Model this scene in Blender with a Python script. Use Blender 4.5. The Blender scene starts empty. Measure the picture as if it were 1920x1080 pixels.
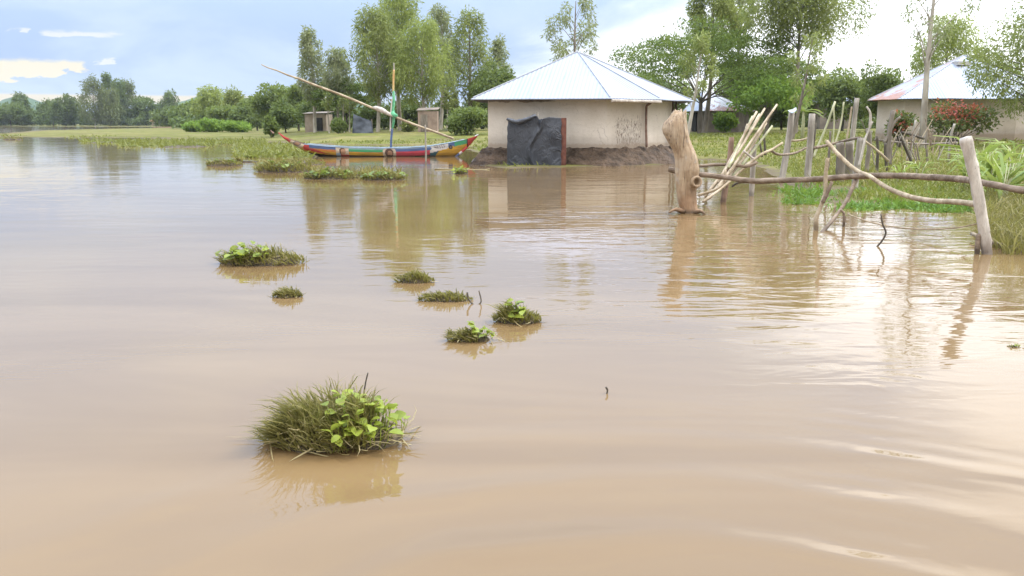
import bpy, math, random
import numpy as np
from mathutils import Vector, noise as mnoise

S = bpy.context.scene
COL = S.collection
rad = math.radians

# ------------------------------------------------------------------ camera
FPX, CH, HOR = 1663.0, 1.7, 230.0            # focal length in pixels of a 1920 frame, eye height, horizon row
PITCH = math.atan((540 - HOR) / FPX)
cam = bpy.data.cameras.new("camera")
cam.sensor_width = 36.0
cam.lens = FPX / 1920 * 36.0
cam.clip_start, cam.clip_end = 0.1, 6000
camo = bpy.data.objects.new("camera", cam)
COL.objects.link(camo)
camo.location = (0, 0, CH)
camo.rotation_euler = (math.pi / 2 - PITCH, 0, 0)
S.camera = camo
S.render.resolution_x, S.render.resolution_y = 1024, 576

# ------------------------------------------------------------------ node helper
class NT:
    def __init__(s, nt):
        s.nt = nt
        nt.nodes.clear()
    def n(s, t, **k):
        d = s.nt.nodes.new(t)
        for a, b in k.items():
            setattr(d, a, b)
        return d
    def put(s, sock, v):
        if isinstance(v, (int, float)):
            sock.default_value = v
        elif isinstance(v, (tuple, list)):
            v = tuple(v)
            if sock.type == 'RGBA' and len(v) == 3:
                v = v + (1,)
            sock.default_value = v
        else:
            s.nt.links.new(v, sock)
    def m(s, op, a, b=None, c=None, clamp=False):
        d = s.n('ShaderNodeMath', operation=op, use_clamp=clamp)
        for i, v in enumerate((a, b, c)):
            if v is not None:
                s.put(d.inputs[i], v)
        return d.outputs[0]
    def ss(s, v, a, b, lo=0.0, hi=1.0):       # smoothstep from a to b
        d = s.n('ShaderNodeMapRange', interpolation_type='SMOOTHSTEP')
        for i, x in enumerate((v, a, b, lo, hi)):
            s.put(d.inputs[i], x)
        return d.outputs[0]
    def mix(s, f, a, b, blend='MIX'):
        d = s.n('ShaderNodeMix', data_type='RGBA', blend_type=blend)
        s.put(d.inputs[0], f); s.put(d.inputs[6], a); s.put(d.inputs[7], b)
        return d.outputs[2]
    def noise(s, vec, scale, detail=3.0, rough=0.55, dist=0.0):
        d = s.n('ShaderNodeTexNoise')
        if vec is not None:
            s.put(d.inputs['Vector'], vec)
        d.inputs['Scale'].default_value = scale
        d.inputs['Detail'].default_value = detail
        d.inputs['Roughness'].default_value = rough
        d.inputs['Distortion'].default_value = dist
        return d.outputs['Fac']
    def vm(s, op, a, b=None):
        d = s.n('ShaderNodeVectorMath', operation=op)
        s.put(d.inputs[0], a)
        if b is not None:
            s.put(d.inputs[1], b)
        return d.outputs[0]
    def xyz(s, v):
        d = s.n('ShaderNodeSeparateXYZ')
        s.put(d.inputs[0], v)
        return d.outputs
    def comb(s, x, y, z):
        d = s.n('ShaderNodeCombineXYZ')
        for i, v in enumerate((x, y, z)):
            s.put(d.inputs[i], v)
        return d.outputs[0]

# ------------------------------------------------------------------ world: Nishita sky behind broken cloud
SUN_AZ, SUN_EL = rad(72), rad(50)
W = bpy.data.worlds.new("World")
S.world = W
W.use_nodes = True
t = NT(W.node_tree)
sky = t.n('ShaderNodeTexSky', sky_type='NISHITA')
sky.sun_disc = False
sky.sun_elevation, sky.sun_rotation = SUN_EL, SUN_AZ
sky.air_density, sky.dust_density = 1.0, 1.0
d = t.n('ShaderNodeTexCoord').outputs['Generated']
x, y, z = t.xyz(d)
U = t.m('ARCTAN2', x, y)                       # azimuth, 0 straight ahead, + to the right
V = t.m('ARCSINE', z)                          # elevation
uv = t.comb(U, t.m('MULTIPLY', V, 2.6), 0.0)
nb = t.noise(uv, 5.0, 5, 0.55, 0.4)            # large cloud forms
nf = t.noise(uv, 38.0, 5, 0.6, 0.3)            # ragged edges
nbc, nfc = t.m('SUBTRACT', nb, 0.5), t.m('SUBTRACT', nf, 0.5)
# left: blue rain cloud, right: white glare
edge = t.m('ADD', t.m('ADD', U, t.m('MULTIPLY', nbc, 0.34)), t.m('MULTIPLY', V, -1.6))
right = t.ss(edge, -0.13, 0.03)
el = t.ss(V, 0.02, 0.14)
blue = t.mix(el, (3.2, 4.35, 6.7), (4.2, 5.45, 7.6))
blue = t.mix(t.ss(nb, 0.42, 0.66), blue, (4.9, 6.0, 7.7))
white = t.mix(t.ss(nbc, -0.02, 0.22), (10.6, 10.7, 11.0), (8.6, 9.3, 10.4))
cl = t.mix(right, blue, white)
def band(lo0, lo1, hi0, hi1, v):
    return t.m('MULTIPLY', t.ss(v, lo0, lo1), t.ss(v, hi0, hi1, 1.0, 0.0))
Vr = t.m('ADD', V, t.m('MULTIPLY', nfc, 0.010))
Ur = t.m('ADD', U, t.m('MULTIPLY', nfc, 0.06))
# warm opening in the cloud far left, its lower edge ragged and dropping to the left
lowe = t.m('ADD', V, t.m('ADD', t.m('MULTIPLY', nfc, 0.030), t.m('MULTIPLY', t.m('ADD', U, 0.516), -0.153)))
warm = t.m('MULTIPLY', t.ss(lowe, 0.0372, 0.0390), t.ss(Vr, 0.0570, 0.0620, 1.0, 0.0))
warm = t.m('MULTIPLY', warm, t.ss(Ur, -0.440, -0.430, 1.0, 0.0))
cl = t.mix(warm, cl, (7.5, 6.95, 5.6))
strip = t.m('MULTIPLY', band(0.017, 0.021, 0.026, 0.029, V), t.ss(U, -0.22, -0.12, 1.0, 0.0))
cl = t.mix(t.m('MULTIPLY', strip, 0.85), cl, (7.3, 6.5, 5.0))
wisp = t.m('MULTIPLY', band(0.0825, 0.0840, 0.0862, 0.0900, Vr), band(-0.475, -0.465, -0.425, -0.40, Ur))
wisp2 = t.m('MULTIPLY', band(0.0835, 0.0845, 0.0862, 0.0890, Vr), band(-0.505, -0.498, -0.492, -0.486, Ur))
wisp3 = t.m('MULTIPLY', band(0.0565, 0.058, 0.0615, 0.0635, Vr), band(-0.426, -0.421, -0.413, -0.408, Ur))
cl = t.mix(t.m('MULTIPLY', t.m('MAXIMUM', wisp, t.m('MAXIMUM', wisp2, wisp3)), 0.8), cl, (7.2, 7.3, 7.6))
back = t.ss(t.m('ABSOLUTE', U), 0.9, 1.7)
cl = t.mix(back, cl, (6.6, 6.7, 6.9))          # even grey cloud behind the camera
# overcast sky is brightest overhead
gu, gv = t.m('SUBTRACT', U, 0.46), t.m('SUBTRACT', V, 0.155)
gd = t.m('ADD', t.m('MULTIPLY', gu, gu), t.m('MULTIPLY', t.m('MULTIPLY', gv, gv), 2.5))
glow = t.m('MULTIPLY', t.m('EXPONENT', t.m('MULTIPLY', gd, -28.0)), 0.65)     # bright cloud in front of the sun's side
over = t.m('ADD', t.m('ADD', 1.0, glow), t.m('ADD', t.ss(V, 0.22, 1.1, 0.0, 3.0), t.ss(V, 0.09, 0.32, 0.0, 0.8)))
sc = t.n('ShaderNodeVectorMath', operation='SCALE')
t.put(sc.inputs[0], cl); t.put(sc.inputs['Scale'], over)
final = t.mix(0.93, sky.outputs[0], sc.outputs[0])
bg = t.n('ShaderNodeBackground')
bg.inputs['Strength'].default_value = 0.1
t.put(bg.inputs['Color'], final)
wo = t.n('ShaderNodeOutputWorld')
t.put(wo.inputs['Surface'], bg.outputs[0])

# ------------------------------------------------------------------ sun and exposure
sl = bpy.data.lights.new("sun", 'SUN')
sl.energy, sl.angle, sl.color = 2.3, rad(12), (1.0, 0.95, 0.86)
so = bpy.data.objects.new("sun", sl)
COL.objects.link(so)
sd = Vector((math.sin(SUN_AZ) * math.cos(SUN_EL), math.cos(SUN_AZ) * math.cos(SUN_EL), math.sin(SUN_EL)))
so.rotation_euler = sd.to_track_quat('Z', 'Y').to_euler()
so.location = (40, 10, 60)
vs = S.view_settings
vs.view_transform, vs.look, vs.gamma, vs.exposure, vs.use_curve_mapping = 'Standard', 'None', 1.0, 0.45, False
S.cycles.max_bounces = 8
S.cycles.use_denoising = True

# ------------------------------------------------------------------ photograph pixel <-> place
FW = np.array((0, math.cos(PITCH), -math.sin(PITCH)))
UPV = np.array((0, math.sin(PITCH), math.cos(PITCH)))
def ray(px, py):
    return FW + np.array((1.0, 0, 0)) * (px - 960) / FPX + UPV * (540 - py) / FPX
def P(px, py, Y):                              # the point seen at a pixel, Y metres ahead
    r = ray(px, py)
    return np.array((0, 0, CH)) + r * (Y / r[1])
def G(px, py, z=0.0):                          # the point seen at a pixel on the level z
    r = ray(px, py)
    return np.array((0, 0, CH)) + r * ((z - CH) / r[2])
def PX(Y):                                     # metres per pixel, Y metres ahead
    return Y / (FPX / math.cos(PITCH))

# ------------------------------------------------------------------ mesh helpers
def newmesh(name, V, F, smooth=False):
    me = bpy.data.meshes.new(name)
    V = np.asarray(V, dtype=np.float32)
    if isinstance(F, np.ndarray):
        n, k = F.shape
        me.vertices.add(len(V)); me.vertices.foreach_set('co', V.ravel())
        me.loops.add(n * k); me.loops.foreach_set('vertex_index', F.astype(np.int32).ravel())
        me.polygons.add(n); me.polygons.foreach_set('loop_start', np.arange(0, n * k, k, dtype=np.int32))
        me.update(calc_edges=True)
    else:
        me.from_pydata([tuple(map(float, v)) for v in V], [], F)
        me.update()
    if smooth:
        me.polygons.foreach_set('use_smooth', np.ones(len(me.polygons), dtype=bool))
    return me
LOC = {}
def tag(o, label=None, cat=None, group=None, kind=None):
    if label: o['label'] = label
    if cat: o['category'] = cat
    if group: o['group'] = group
    if kind: o['kind'] = kind
    return o
def thing(name, loc, label, cat, group=None):
    o = bpy.data.objects.new(name, None)
    o.empty_display_size = 0.3
    COL.objects.link(o)
    o.location = loc
    LOC[o] = np.array(loc, dtype=float)
    return tag(o, label, cat, group)
def obj(name, V, F, mats, parent=None, loc=None, smooth=False):
    V = np.asarray(V, dtype=float)
    if parent is not None:
        L = LOC[parent]
    else:
        L = np.array(loc if loc is not None else (0, 0, 0), dtype=float)
    me = newmesh(name, V - L, F, smooth)
    for mm in (mats if isinstance(mats, (list, tuple)) else [mats]):
        me.materials.append(mm)
    o = bpy.data.objects.new(name, me)
    COL.objects.link(o)
    if parent is not None:
        o.parent = parent
    else:
        o.location = L
    LOC[o] = L
    return o
class MB:                                      # collects shapes of ONE part
    def __init__(s): s.V, s.F = [], []
    def add(s, V, F):
        b = len(s.V)
        s.V += [tuple(v) for v in V]
        s.F += [tuple(i + b for i in f) for f in F]
    def tube(s, pts, rr, n=8, wob=0.0, seed=0, cap=True):
        pts = [Vector(p) for p in pts]
        if isinstance(rr, (int, float)): rr = [rr] * len(pts)
        V, F = [], []
        rnd = random.Random(seed)
        ref = None
        for i, p in enumerate(pts):
            a = pts[max(i - 1, 0)]; c = pts[min(i + 1, len(pts) - 1)]
            tg = (c - a).normalized()
            if ref is None:
                ref = Vector((1, 0, 0)) if abs(tg.x) < 0.8 else Vector((0, 0, 1))
            u = (ref - tg * ref.dot(tg)).normalized(); v = tg.cross(u); ref = u
            for k in range(n):
                an = 2 * math.pi * k / n
                r = rr[i] * (1 + wob * (rnd.random() - 0.5) * 2)
                V.append(p + u * (math.cos(an) * r) + v * (math.sin(an) * r))
        for i in range(len(pts) - 1):
            for k in range(n):
                F.append((i * n + k, i * n + (k + 1) % n, (i + 1) * n + (k + 1) % n, (i + 1) * n + k))
        if cap:
            F.append(tuple(range(n - 1, -1, -1))); F.append(tuple(range((len(pts) - 1) * n, len(pts) * n)))
        s.add(V, F)
        return s
    def box(s, c, sz, rz=0.0):
        cx, cy, cz = c; ax, ay, az = sz[0] / 2, sz[1] / 2, sz[2] / 2
        V = []
        for dz in (-az, az):
            for dx, dy in ((-ax, -ay), (ax, -ay), (ax, ay), (-ax, ay)):
                V.append((cx + dx * math.cos(rz) - dy * math.sin(rz), cy + dx * math.sin(rz) + dy * math.cos(rz), cz + dz))
        s.add(V, [(0, 3, 2, 1), (4, 5, 6, 7), (0, 1, 5, 4), (1, 2, 6, 5), (2, 3, 7, 6), (3, 0, 4, 7)])
        return s
    def build(s, name, mats, parent=None, loc=None, smooth=False):
        return obj(name, s.V, s.F, mats, parent, loc, smooth)
def smooth_path(pts, k=5):                     # Catmull-Rom through the points
    pts = [np.array(p, dtype=float) for p in pts]
    if len(pts) < 3:
        return [pts[0] + (pts[-1] - pts[0]) * i / k for i in range(k + 1)]
    q = [2 * pts[0] - pts[1]] + pts + [2 * pts[-1] - pts[-2]]
    out = []
    for i in range(1, len(q) - 2):
        for j in range(k):
            u = j / k
            out.append(0.5 * ((2 * q[i]) + (-q[i-1] + q[i+1]) * u + (2*q[i-1] - 5*q[i] + 4*q[i+1] - q[i+2]) * u*u + (-q[i-1] + 3*q[i] - 3*q[i+1] + q[i+2]) * u**3))
    out.append(pts[-1])
    return out
def vnoise(x, y, seed=0):                      # smooth value noise, vectorised
    x = np.asarray(x, dtype=float); y = np.asarray(y, dtype=float)
    xi, yi = np.floor(x), np.floor(y)
    fx, fy = x - xi, y - yi
    fx, fy = fx * fx * (3 - 2 * fx), fy * fy * (3 - 2 * fy)
    def h(a, b):
        v = np.sin(a * 127.1 + b * 311.7 + seed * 74.7) * 43758.5453
        return v - np.floor(v)
    return (h(xi, yi) * (1 - fx) + h(xi + 1, yi) * fx) * (1 - fy) + (h(xi, yi + 1) * (1 - fx) + h(xi + 1, yi + 1) * fx) * fy
def fbm(x, y, seed=0, o=3):
    return sum(vnoise(x * 2 ** i, y * 2 ** i, seed + i) * 0.5 ** (i + 1) for i in range(o)) - 0.5
def leaf_mesh(p, d, L, Wd, rng):               # one diamond shaped leaf face per point
    n = len(p)
    s = np.cross(d, rng.normal(size=(n, 3)))
    s /= np.linalg.norm(s, axis=1, keepdims=True) + 1e-9
    L = np.broadcast_to(np.asarray(L, dtype=float), (n,))[:, None]
    Wd = np.broadcast_to(np.asarray(Wd, dtype=float), (n,))[:, None]
    mid = p + d * L * 0.45
    V = np.stack([p, mid + s * Wd / 2, p + d * L, mid - s * Wd / 2], axis=1).reshape(-1, 3)
    return V, np.arange(4 * n).reshape(n, 4)
def blade_mesh(p, d, bend, L, Wd, rng):        # curved two-segment blades: 5 verts, quad+tri as 2 quads
    n = len(p)
    side = np.cross(d, np.array((0, 0, 1.0)) + rng.normal(size=(n, 3)) * 0.5)
    side /= np.linalg.norm(side, axis=1, keepdims=True) + 1e-9
    L = L[:, None]; w = Wd[:, None] / 2
    m1 = p + d * L * 0.5 + bend * L * 0.12
    m2 = p + d * L * 0.85 + bend * L * 0.42
    tip = p + d * L * 0.98 + bend * L * 0.75
    V = np.stack([p - side * w, p + side * w, m1 - side * w * .9, m1 + side * w * .9, m2 - side * w * .55, m2 + side * w * .55, tip - side * w * .08, tip + side * w * .08], axis=1).reshape(-1, 3)
    b = np.arange(n)[:, None] * 8
    F = np.concatenate([b + np.array([[0, 1, 3, 2]]), b + np.array([[2, 3, 5, 4]]), b + np.array([[4, 5, 7, 6]])], axis=0)
    return V, F

# ------------------------------------------------------------------ materials
MAT = {}
def material(name):
    mt = bpy.data.materials.new(name)
    mt.use_nodes = True
    MAT[name] = mt
    t = NT(mt.node_tree)
    out = t.n('ShaderNodeOutputMaterial')
    b = t.n('ShaderNodeBsdfPrincipled')
    t.nt.links.new(b.outputs[0], out.inputs[0])
    return mt, t, b, out
def bump(t, b, h, dist, strength=1.0):
    n = t.n('ShaderNodeBump')
    n.inputs['Strength'].default_value = strength
    n.inputs['Distance'].default_value = dist
    t.put(n.inputs['Height'], h)
    t.put(b.inputs['Normal'], n.outputs[0])
def plain(name, c1, c2, scale=3.0, rough=0.7, stretch=(1, 1, 1), bmp=0.0, detail=4, spec=0.3):
    mt, t, b, out = material(name)
    v = t.vm('MULTIPLY', t.n('ShaderNodeTexCoord').outputs['Object'], stretch)
    f = t.noise(v, scale, detail)
    t.put(b.inputs['Base Color'], t.mix(t.ss(f, 0.32, 0.68), c1, c2))
    b.inputs['Roughness'].default_value = rough
    b.inputs['Specular IOR Level'].default_value = spec
    if bmp:
        bump(t, b, t.noise(v, scale * 2.5, 5, 0.6), bmp)
    return mt
def wood(name, c1, c2, dark, scale, stretch):
    mt, t, b, out = material(name)
    co = t.n('ShaderNodeTexCoord').outputs['Object']
    v = t.vm('MULTIPLY', co, stretch)
    f = t.noise(v, scale, 5, 0.6)
    c = t.mix(t.ss(f, 0.32, 0.68), c1, c2)
    c = t.mix(t.ss(t.noise(v, scale * 4, 4, 0.65, 0.8), 0.60, 0.70, 0, 0.75), c, dark)
    c = t.mix(t.ss(t.noise(co, 9.0, 3, 0.6), 0.66, 0.74, 0, 0.8), c, dark)
    c = t.mix(t.ss(t.xyz(t.n('ShaderNodeNewGeometry').outputs['Position'])[2], 0.03, 0.16, 0.6, 0.0), c, dark)   # wet foot
    t.put(b.inputs['Base Color'], c)
    b.inputs['Roughness'].default_value = 0.8
    b.inputs['Specular IOR Level'].default_value = 0.2
    bump(t, b, t.noise(v, scale * 4, 5, 0.6), 0.02)
    return mt
def foliage(name, dark, light, tr=0.35, nscale=0.35, rough=0.5):
    mt, t, b, out = material(name)
    r = t.n('ShaderNodeNewGeometry').outputs['Random Per Island']
    f = t.noise(t.n('ShaderNodeTexCoord').outputs['Object'], nscale, 2)
    k = t.m('ADD', t.m('MULTIPLY', r, 0.65), t.m('MULTIPLY', t.m('SUBTRACT', f, 0.33), 1.1), clamp=True)
    c = t.mix(k, dark, light)
    t.put(b.inputs['Base Color'], c)
    b.inputs['Roughness'].default_value = rough
    b.inputs['Specular IOR Level'].default_value = 0.3
    tl = t.n('ShaderNodeBsdfTranslucent')
    t.put(tl.inputs['Color'], t.mix(0.35, c, (0.30, 0.34, 0.05)))
    mx = t.n('ShaderNodeMixShader')
    mx.inputs[0].default_value = tr
    t.nt.links.new(b.outputs[0], mx.inputs[1]); t.nt.links.new(tl.outputs[0], mx.inputs[2])
    t.nt.links.new(mx.outputs[0], out.inputs[0])
    return mt
foliage('euc_leaf', (0.13, 0.165, 0.05), (0.33, 0.37, 0.12), 0.48)
foliage('euc_leaf_light', (0.17, 0.215, 0.055), (0.38, 0.44, 0.13), 0.5)
foliage('euc_leaf_grey', (0.17, 0.195, 0.10), (0.36, 0.39, 0.22), 0.48)
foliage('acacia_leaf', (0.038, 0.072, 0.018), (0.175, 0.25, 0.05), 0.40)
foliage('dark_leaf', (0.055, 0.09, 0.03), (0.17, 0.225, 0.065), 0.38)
foliage('mid_leaf', (0.075, 0.115, 0.035), (0.23, 0.29, 0.085), 0.45)
foliage('bright_leaf', (0.10, 0.19, 0.03), (0.25, 0.38, 0.07), 0.48)
foliage('flower_red', (0.34, 0.055, 0.045), (0.55, 0.17, 0.12), 0.35)
foliage('bush_dark_red', (0.06, 0.085, 0.03), (0.18, 0.21, 0.07), 0.38)
foliage('grass_olive', (0.11, 0.09, 0.032), (0.30, 0.265, 0.085), 0.35, 2.5)
foliage('grass_land', (0.125, 0.14, 0.03), (0.21, 0.225, 0.05), 0.40, 0.25)
foliage('grass_mat', (0.07, 0.15, 0.02), (0.17, 0.30, 0.05), 0.4, 0.8)
foliage('hyacinth', (0.11, 0.165, 0.02), (0.40, 0.46, 0.07), 0.42, 4.0, 0.35)
foliage('hyacinth_dull', (0.08, 0.13, 0.025), (0.23, 0.29, 0.06), 0.35, 2.0, 0.4)
foliage('reed', (0.14, 0.22, 0.04), (0.36, 0.42, 0.12), 0.4, 1.0)
foliage('straw', (0.20, 0.15, 0.07), (0.40, 0.33, 0.17), 0.3, 2.0)
foliage('dead_leaf', (0.16, 0.11, 0.04), (0.34, 0.29, 0.08), 0.3, 2.0)
plain('root_mud', (0.045, 0.035, 0.026), (0.11, 0.085, 0.055), 9, 0.85, bmp=0.03)
plain('mud', (0.058, 0.038, 0.025), (0.165, 0.112, 0.075), 2.6, 0.6, bmp=0.35, detail=6)
plain('bark_pale', (0.22, 0.19, 0.15), (0.46, 0.42, 0.36), 2.0, 0.8, (1, 1, 0.35), 0.01)
plain('bark_grey', (0.12, 0.10, 0.08), (0.27, 0.23, 0.19), 2.0, 0.85, (1, 1, 0.35), 0.01)
plain('bark_dark', (0.05, 0.042, 0.034), (0.13, 0.11, 0.085), 2.0, 0.9, (1, 1, 0.35), 0.01)
wood('post_grey', (0.20, 0.175, 0.145), (0.46, 0.42, 0.365), (0.09, 0.075, 0.06), 7, (1, 1, 0.12))
wood('post_white', (0.32, 0.275, 0.235), (0.60, 0.545, 0.48), (0.14, 0.11, 0.09), 6, (1, 1, 0.3))
wood('post_brown', (0.15, 0.095, 0.065), (0.32, 0.22, 0.165), (0.06, 0.04, 0.03), 7, (1, 1, 0.12))
wood('branch_brown', (0.125, 0.09, 0.063), (0.28, 0.215, 0.16), (0.05, 0.036, 0.027), 8, (0.3, 1, 1))
wood('branch_tan', (0.26, 0.20, 0.13), (0.46, 0.38, 0.27), (0.11, 0.08, 0.05), 8, (0.4, 1, 0.6))
wood('cane', (0.30, 0.23, 0.155), (0.58, 0.49, 0.37), (0.13, 0.095, 0.06), 8, (1, 1, 0.2))
plain('cane_green', (0.30, 0.31, 0.17), (0.55, 0.53, 0.36), 6, 0.65, (1, 1, 0.2), 0.003)
plain('brick_board', (0.11, 0.042, 0.03), (0.185, 0.075, 0.052), 6, 0.8)
plain('rust_pipe', (0.13, 0.075, 0.055), (0.25, 0.16, 0.12), 5, 0.7)
plain('dark_void', (0.012, 0.011, 0.010), (0.03, 0.027, 0.024), 3, 0.9)
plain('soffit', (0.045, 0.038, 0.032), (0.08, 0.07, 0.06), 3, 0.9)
plain('latrine_wall', (0.22, 0.16, 0.125), (0.32, 0.24, 0.19), 1.5, 0.9)
plain('house_pale', (0.24, 0.19, 0.15), (0.34, 0.28, 0.23), 1.2, 0.9)
plain('dim_wall', (0.15, 0.125, 0.105), (0.24, 0.20, 0.17), 1.0, 0.9)
plain('sheet_blue', (0.03, 0.037, 0.048), (0.075, 0.085, 0.10), 1.0, 0.6)
plain('roof_far_red', (0.22, 0.085, 0.05), (0.34, 0.15, 0.09), 0.5, 0.8)
plain('rag_blue', (0.35, 0.42, 0.50), (0.6, 0.66, 0.72), 8, 0.5)
plain('rope', (0.22, 0.17, 0.11), (0.38, 0.30, 0.2), 8, 0.9)

# trunk of the dead stump: long fibres, bleached top, wet brown foot
mt, t, b, out = material('stump_wood')
co = t.n('ShaderNodeTexCoord').outputs['Object']
f1 = t.noise(t.vm('MULTIPLY', co, (1, 1, 0.10)), 22, 5, 0.6, 0.6)
f2 = t.noise(co, 2.2, 3)
c = t.mix(t.ss(f1, 0.30, 0.70), (0.30, 0.205, 0.125), (0.42, 0.31, 0.20))
c = t.mix(t.ss(f2, 0.45, 0.7, 0, 0.6), c, (0.47, 0.38, 0.28))
c = t.mix(t.ss(t.noise(t.vm('MULTIPLY', co, (1, 1, 0.05)), 26, 4, 0.65, 1.0), 0.56, 0.64, 0, 0.8), c, (0.12, 0.08, 0.05))
c = t.mix(t.ss(t.noise(co, 5.0, 4, 0.65), 0.56, 0.68, 0, 0.6), c, (0.40, 0.35, 0.29))
zz = t.xyz(co)[2]
c = t.mix(t.ss(t.m('ADD', zz, t.m('MULTIPLY', f2, 0.5)), 0.30, 0.85, 0.75, 0.0), c, (0.30, 0.17, 0.09))
c = t.mix(t.ss(zz, 0.02, 0.10, 0.8, 0.0), c, (0.09, 0.06, 0.035))
t.put(b.inputs['Base Color'], c)
b.inputs['Roughness'].default_value = 0.75
bump(t, b, t.m('ADD', f1, t.m('MULTIPLY', f2, 2.0)), 0.045)

# mud plaster wall: u = metres along the wall, v = height above its foot
def plaster(name, base, base2, stain, top_u=(0, 0), peel_u=(0, 0)):
    mt, t, b, out = material(name)
    uvn = t.n('ShaderNodeUVMap').outputs[0]
    u, v, _ = t.xyz(uvn)
    n1 = t.noise(uvn, 1.1, 4)
    n2 = t.noise(uvn, 9.0, 5, 0.65)
    c = t.mix(t.ss(n1, 0.3, 0.7), base, base2)
    c = t.mix(t.ss(n2, 0.55, 0.75, 0, 0.35), c, stain)
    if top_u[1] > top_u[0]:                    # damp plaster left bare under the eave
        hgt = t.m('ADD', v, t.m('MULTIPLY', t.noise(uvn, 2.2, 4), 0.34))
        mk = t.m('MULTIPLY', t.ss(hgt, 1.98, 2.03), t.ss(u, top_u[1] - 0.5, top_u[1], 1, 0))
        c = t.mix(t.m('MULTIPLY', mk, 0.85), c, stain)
    if peel_u[1] > peel_u[0]:                  # plaster fallen off in runs
        pn = t.noise(t.vm('MULTIPLY', uvn, (26.0, 5.0, 1)), 1.0, 5, 0.7, 0.5)
        zone = t.m('MULTIPLY', t.ss(u, peel_u[0], peel_u[0] + 0.5), t.ss(u, peel_u[1] - 0.3, peel_u[1], 1, 0))
        zone = t.m('MULTIPLY', zone, t.ss(v, 0.9, 1.75, 1, 0.12))
        c = t.mix(t.ss(t.m('ADD', pn, t.m('MULTIPLY', zone, 0.20)), 0.70, 0.76, 0, 0.8), c, (0.13, 0.09, 0.065))
    c = t.mix(t.ss(t.m('ADD', v, t.m('MULTIPLY', n2, 0.25)), 0.20, 0.36, 0.65, 0), c, t.mix(0.5, stain, (0.45, 0.33, 0.2)))
    t.put(b.inputs['Base Color'], c)
    crk = t.n('ShaderNodeTexVoronoi', feature='DISTANCE_TO_EDGE'); crk.inputs['Scale'].default_value = 0.9
    t.put(crk.inputs['Vector'], t.vm('ADD', uvn, t.vm('MULTIPLY', t.comb(n1, n2, 0), (0.9, 0.5, 0))))
    c = t.mix(t.m('MULTIPLY', t.ss(crk.outputs['Distance'], 0.0, 0.012, 0.5, 0.0), t.ss(n1, 0.45, 0.6)), c, stain)
    c = t.mix(t.ss(t.m('ADD', v, t.m('MULTIPLY', n1, 0.5)), 0.45, 0.85, 0.35, 0), c, stain)
    t.put(b.inputs['Base Color'], c)
    b.inputs['Roughness'].default_value = 0.9
    b.inputs['Specular IOR Level'].default_value = 0.15
    bump(t, b, t.m('ADD', t.m('MULTIPLY', n1, 0.6), t.m('MULTIPLY', n2, 0.3)), 0.05)
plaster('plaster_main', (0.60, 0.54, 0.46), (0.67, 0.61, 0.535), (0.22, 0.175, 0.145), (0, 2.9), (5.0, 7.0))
plaster('plaster_back', (0.48, 0.41, 0.345), (0.55, 0.48, 0.42), (0.18, 0.14, 0.11))

# corrugated iron: u along the eave, v up the slope, both in metres
def iron(name, c1, c2, rust=0.0, rough=0.42):
    mt, t, b, out = material(name)
    uvn = t.n('ShaderNodeUVMap').outputs[0]
    u, v, _ = t.xyz(uvn)
    cor = t.m('SINE', t.m('MULTIPLY', u, 2 * math.pi / 0.16))
    sheet = t.m('FRACT', t.m('MULTIPLY', u, 1 / 0.82))
    cell = t.n('ShaderNodeTexWhiteNoise', noise_dimensions='2D')
    t.put(cell.inputs['Vector'], t.comb(t.m('FLOOR', t.m('MULTIPLY', u, 1 / 0.82)), t.m('FLOOR', t.m('MULTIPLY', v, 1 / 2.4)), 0))
    c = t.mix(cell.outputs['Value'], c1, c2)
    c = t.mix(t.ss(t.noise(t.vm('MULTIPLY', uvn, (3, 0.5, 1)), 1.2, 4), 0.5, 0.8, 0, 0.4), c, (0.17, 0.17, 0.18))
    c = t.mix(t.ss(sheet, 0.0, 0.03, 0.16, 0.0), c, (0.12, 0.12, 0.13))
    met = 0.35
    if rust:
        rn = t.noise(t.vm('MULTIPLY', uvn, (1.6, 0.8, 1)), 1.3, 5, 0.65, 0.8)
        rk = t.ss(t.m('ADD', rn, t.m('MULTIPLY', t.ss(v, 0.2, 2.2, 1.0, 0.0), 0.12)), 0.62 - rust, 0.68 - rust)
        rc = t.mix(t.noise(uvn, 4.0, 4), (0.16, 0.05, 0.025), (0.40, 0.20, 0.12))
        c = t.mix(rk, c, rc)
        met = t.m('MULTIPLY', t.m('SUBTRACT', 1.0, rk), 0.35)
    t.put(b.inputs['Base Color'], c)
    t.put(b.inputs['Metallic'], met)
    b.inputs['Roughness'].default_value = rough
    bump(t, b, cor, 0.012, 0.7)
iron('iron_bright', (0.285, 0.305, 0.360), (0.32, 0.335, 0.385))
iron('iron_back', (0.26, 0.28, 0.33), (0.33, 0.35, 0.40))
iron('iron_rust', (0.28, 0.30, 0.33), (0.34, 0.35, 0.38), rust=0.09)
iron('iron_brown', (0.50, 0.47, 0.44), (0.58, 0.55, 0.52), rust=0.07)

plain('ridge_iron', (0.32, 0.33, 0.36), (0.36, 0.37, 0.40), 3, 0.7, spec=0.1)
# tarpaulin
mt, t, b, out = material('tarpaulin')
co = t.n('ShaderNodeTexCoord').outputs['Object']
f = t.noise(co, 1.6, 4)
c = t.mix(t.ss(f, 0.3, 0.7), (0.021, 0.024, 0.032), (0.038, 0.042, 0.053))
c = t.mix(t.ss(t.noise(co, 7, 5, 0.7), 0.66, 0.78, 0, 0.25), c, (0.15, 0.14, 0.13))
t.put(b.inputs['Base Color'], c)
b.inputs['Roughness'].default_value = 0.38
bump(t, b, t.m('ABSOLUTE', t.m('SUBTRACT', t.noise(t.vm('MULTIPLY', co, (1.0, 1, 0.7)), 3.0, 4, 0.55, 1.2), 0.5)), 0.10)

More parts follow.
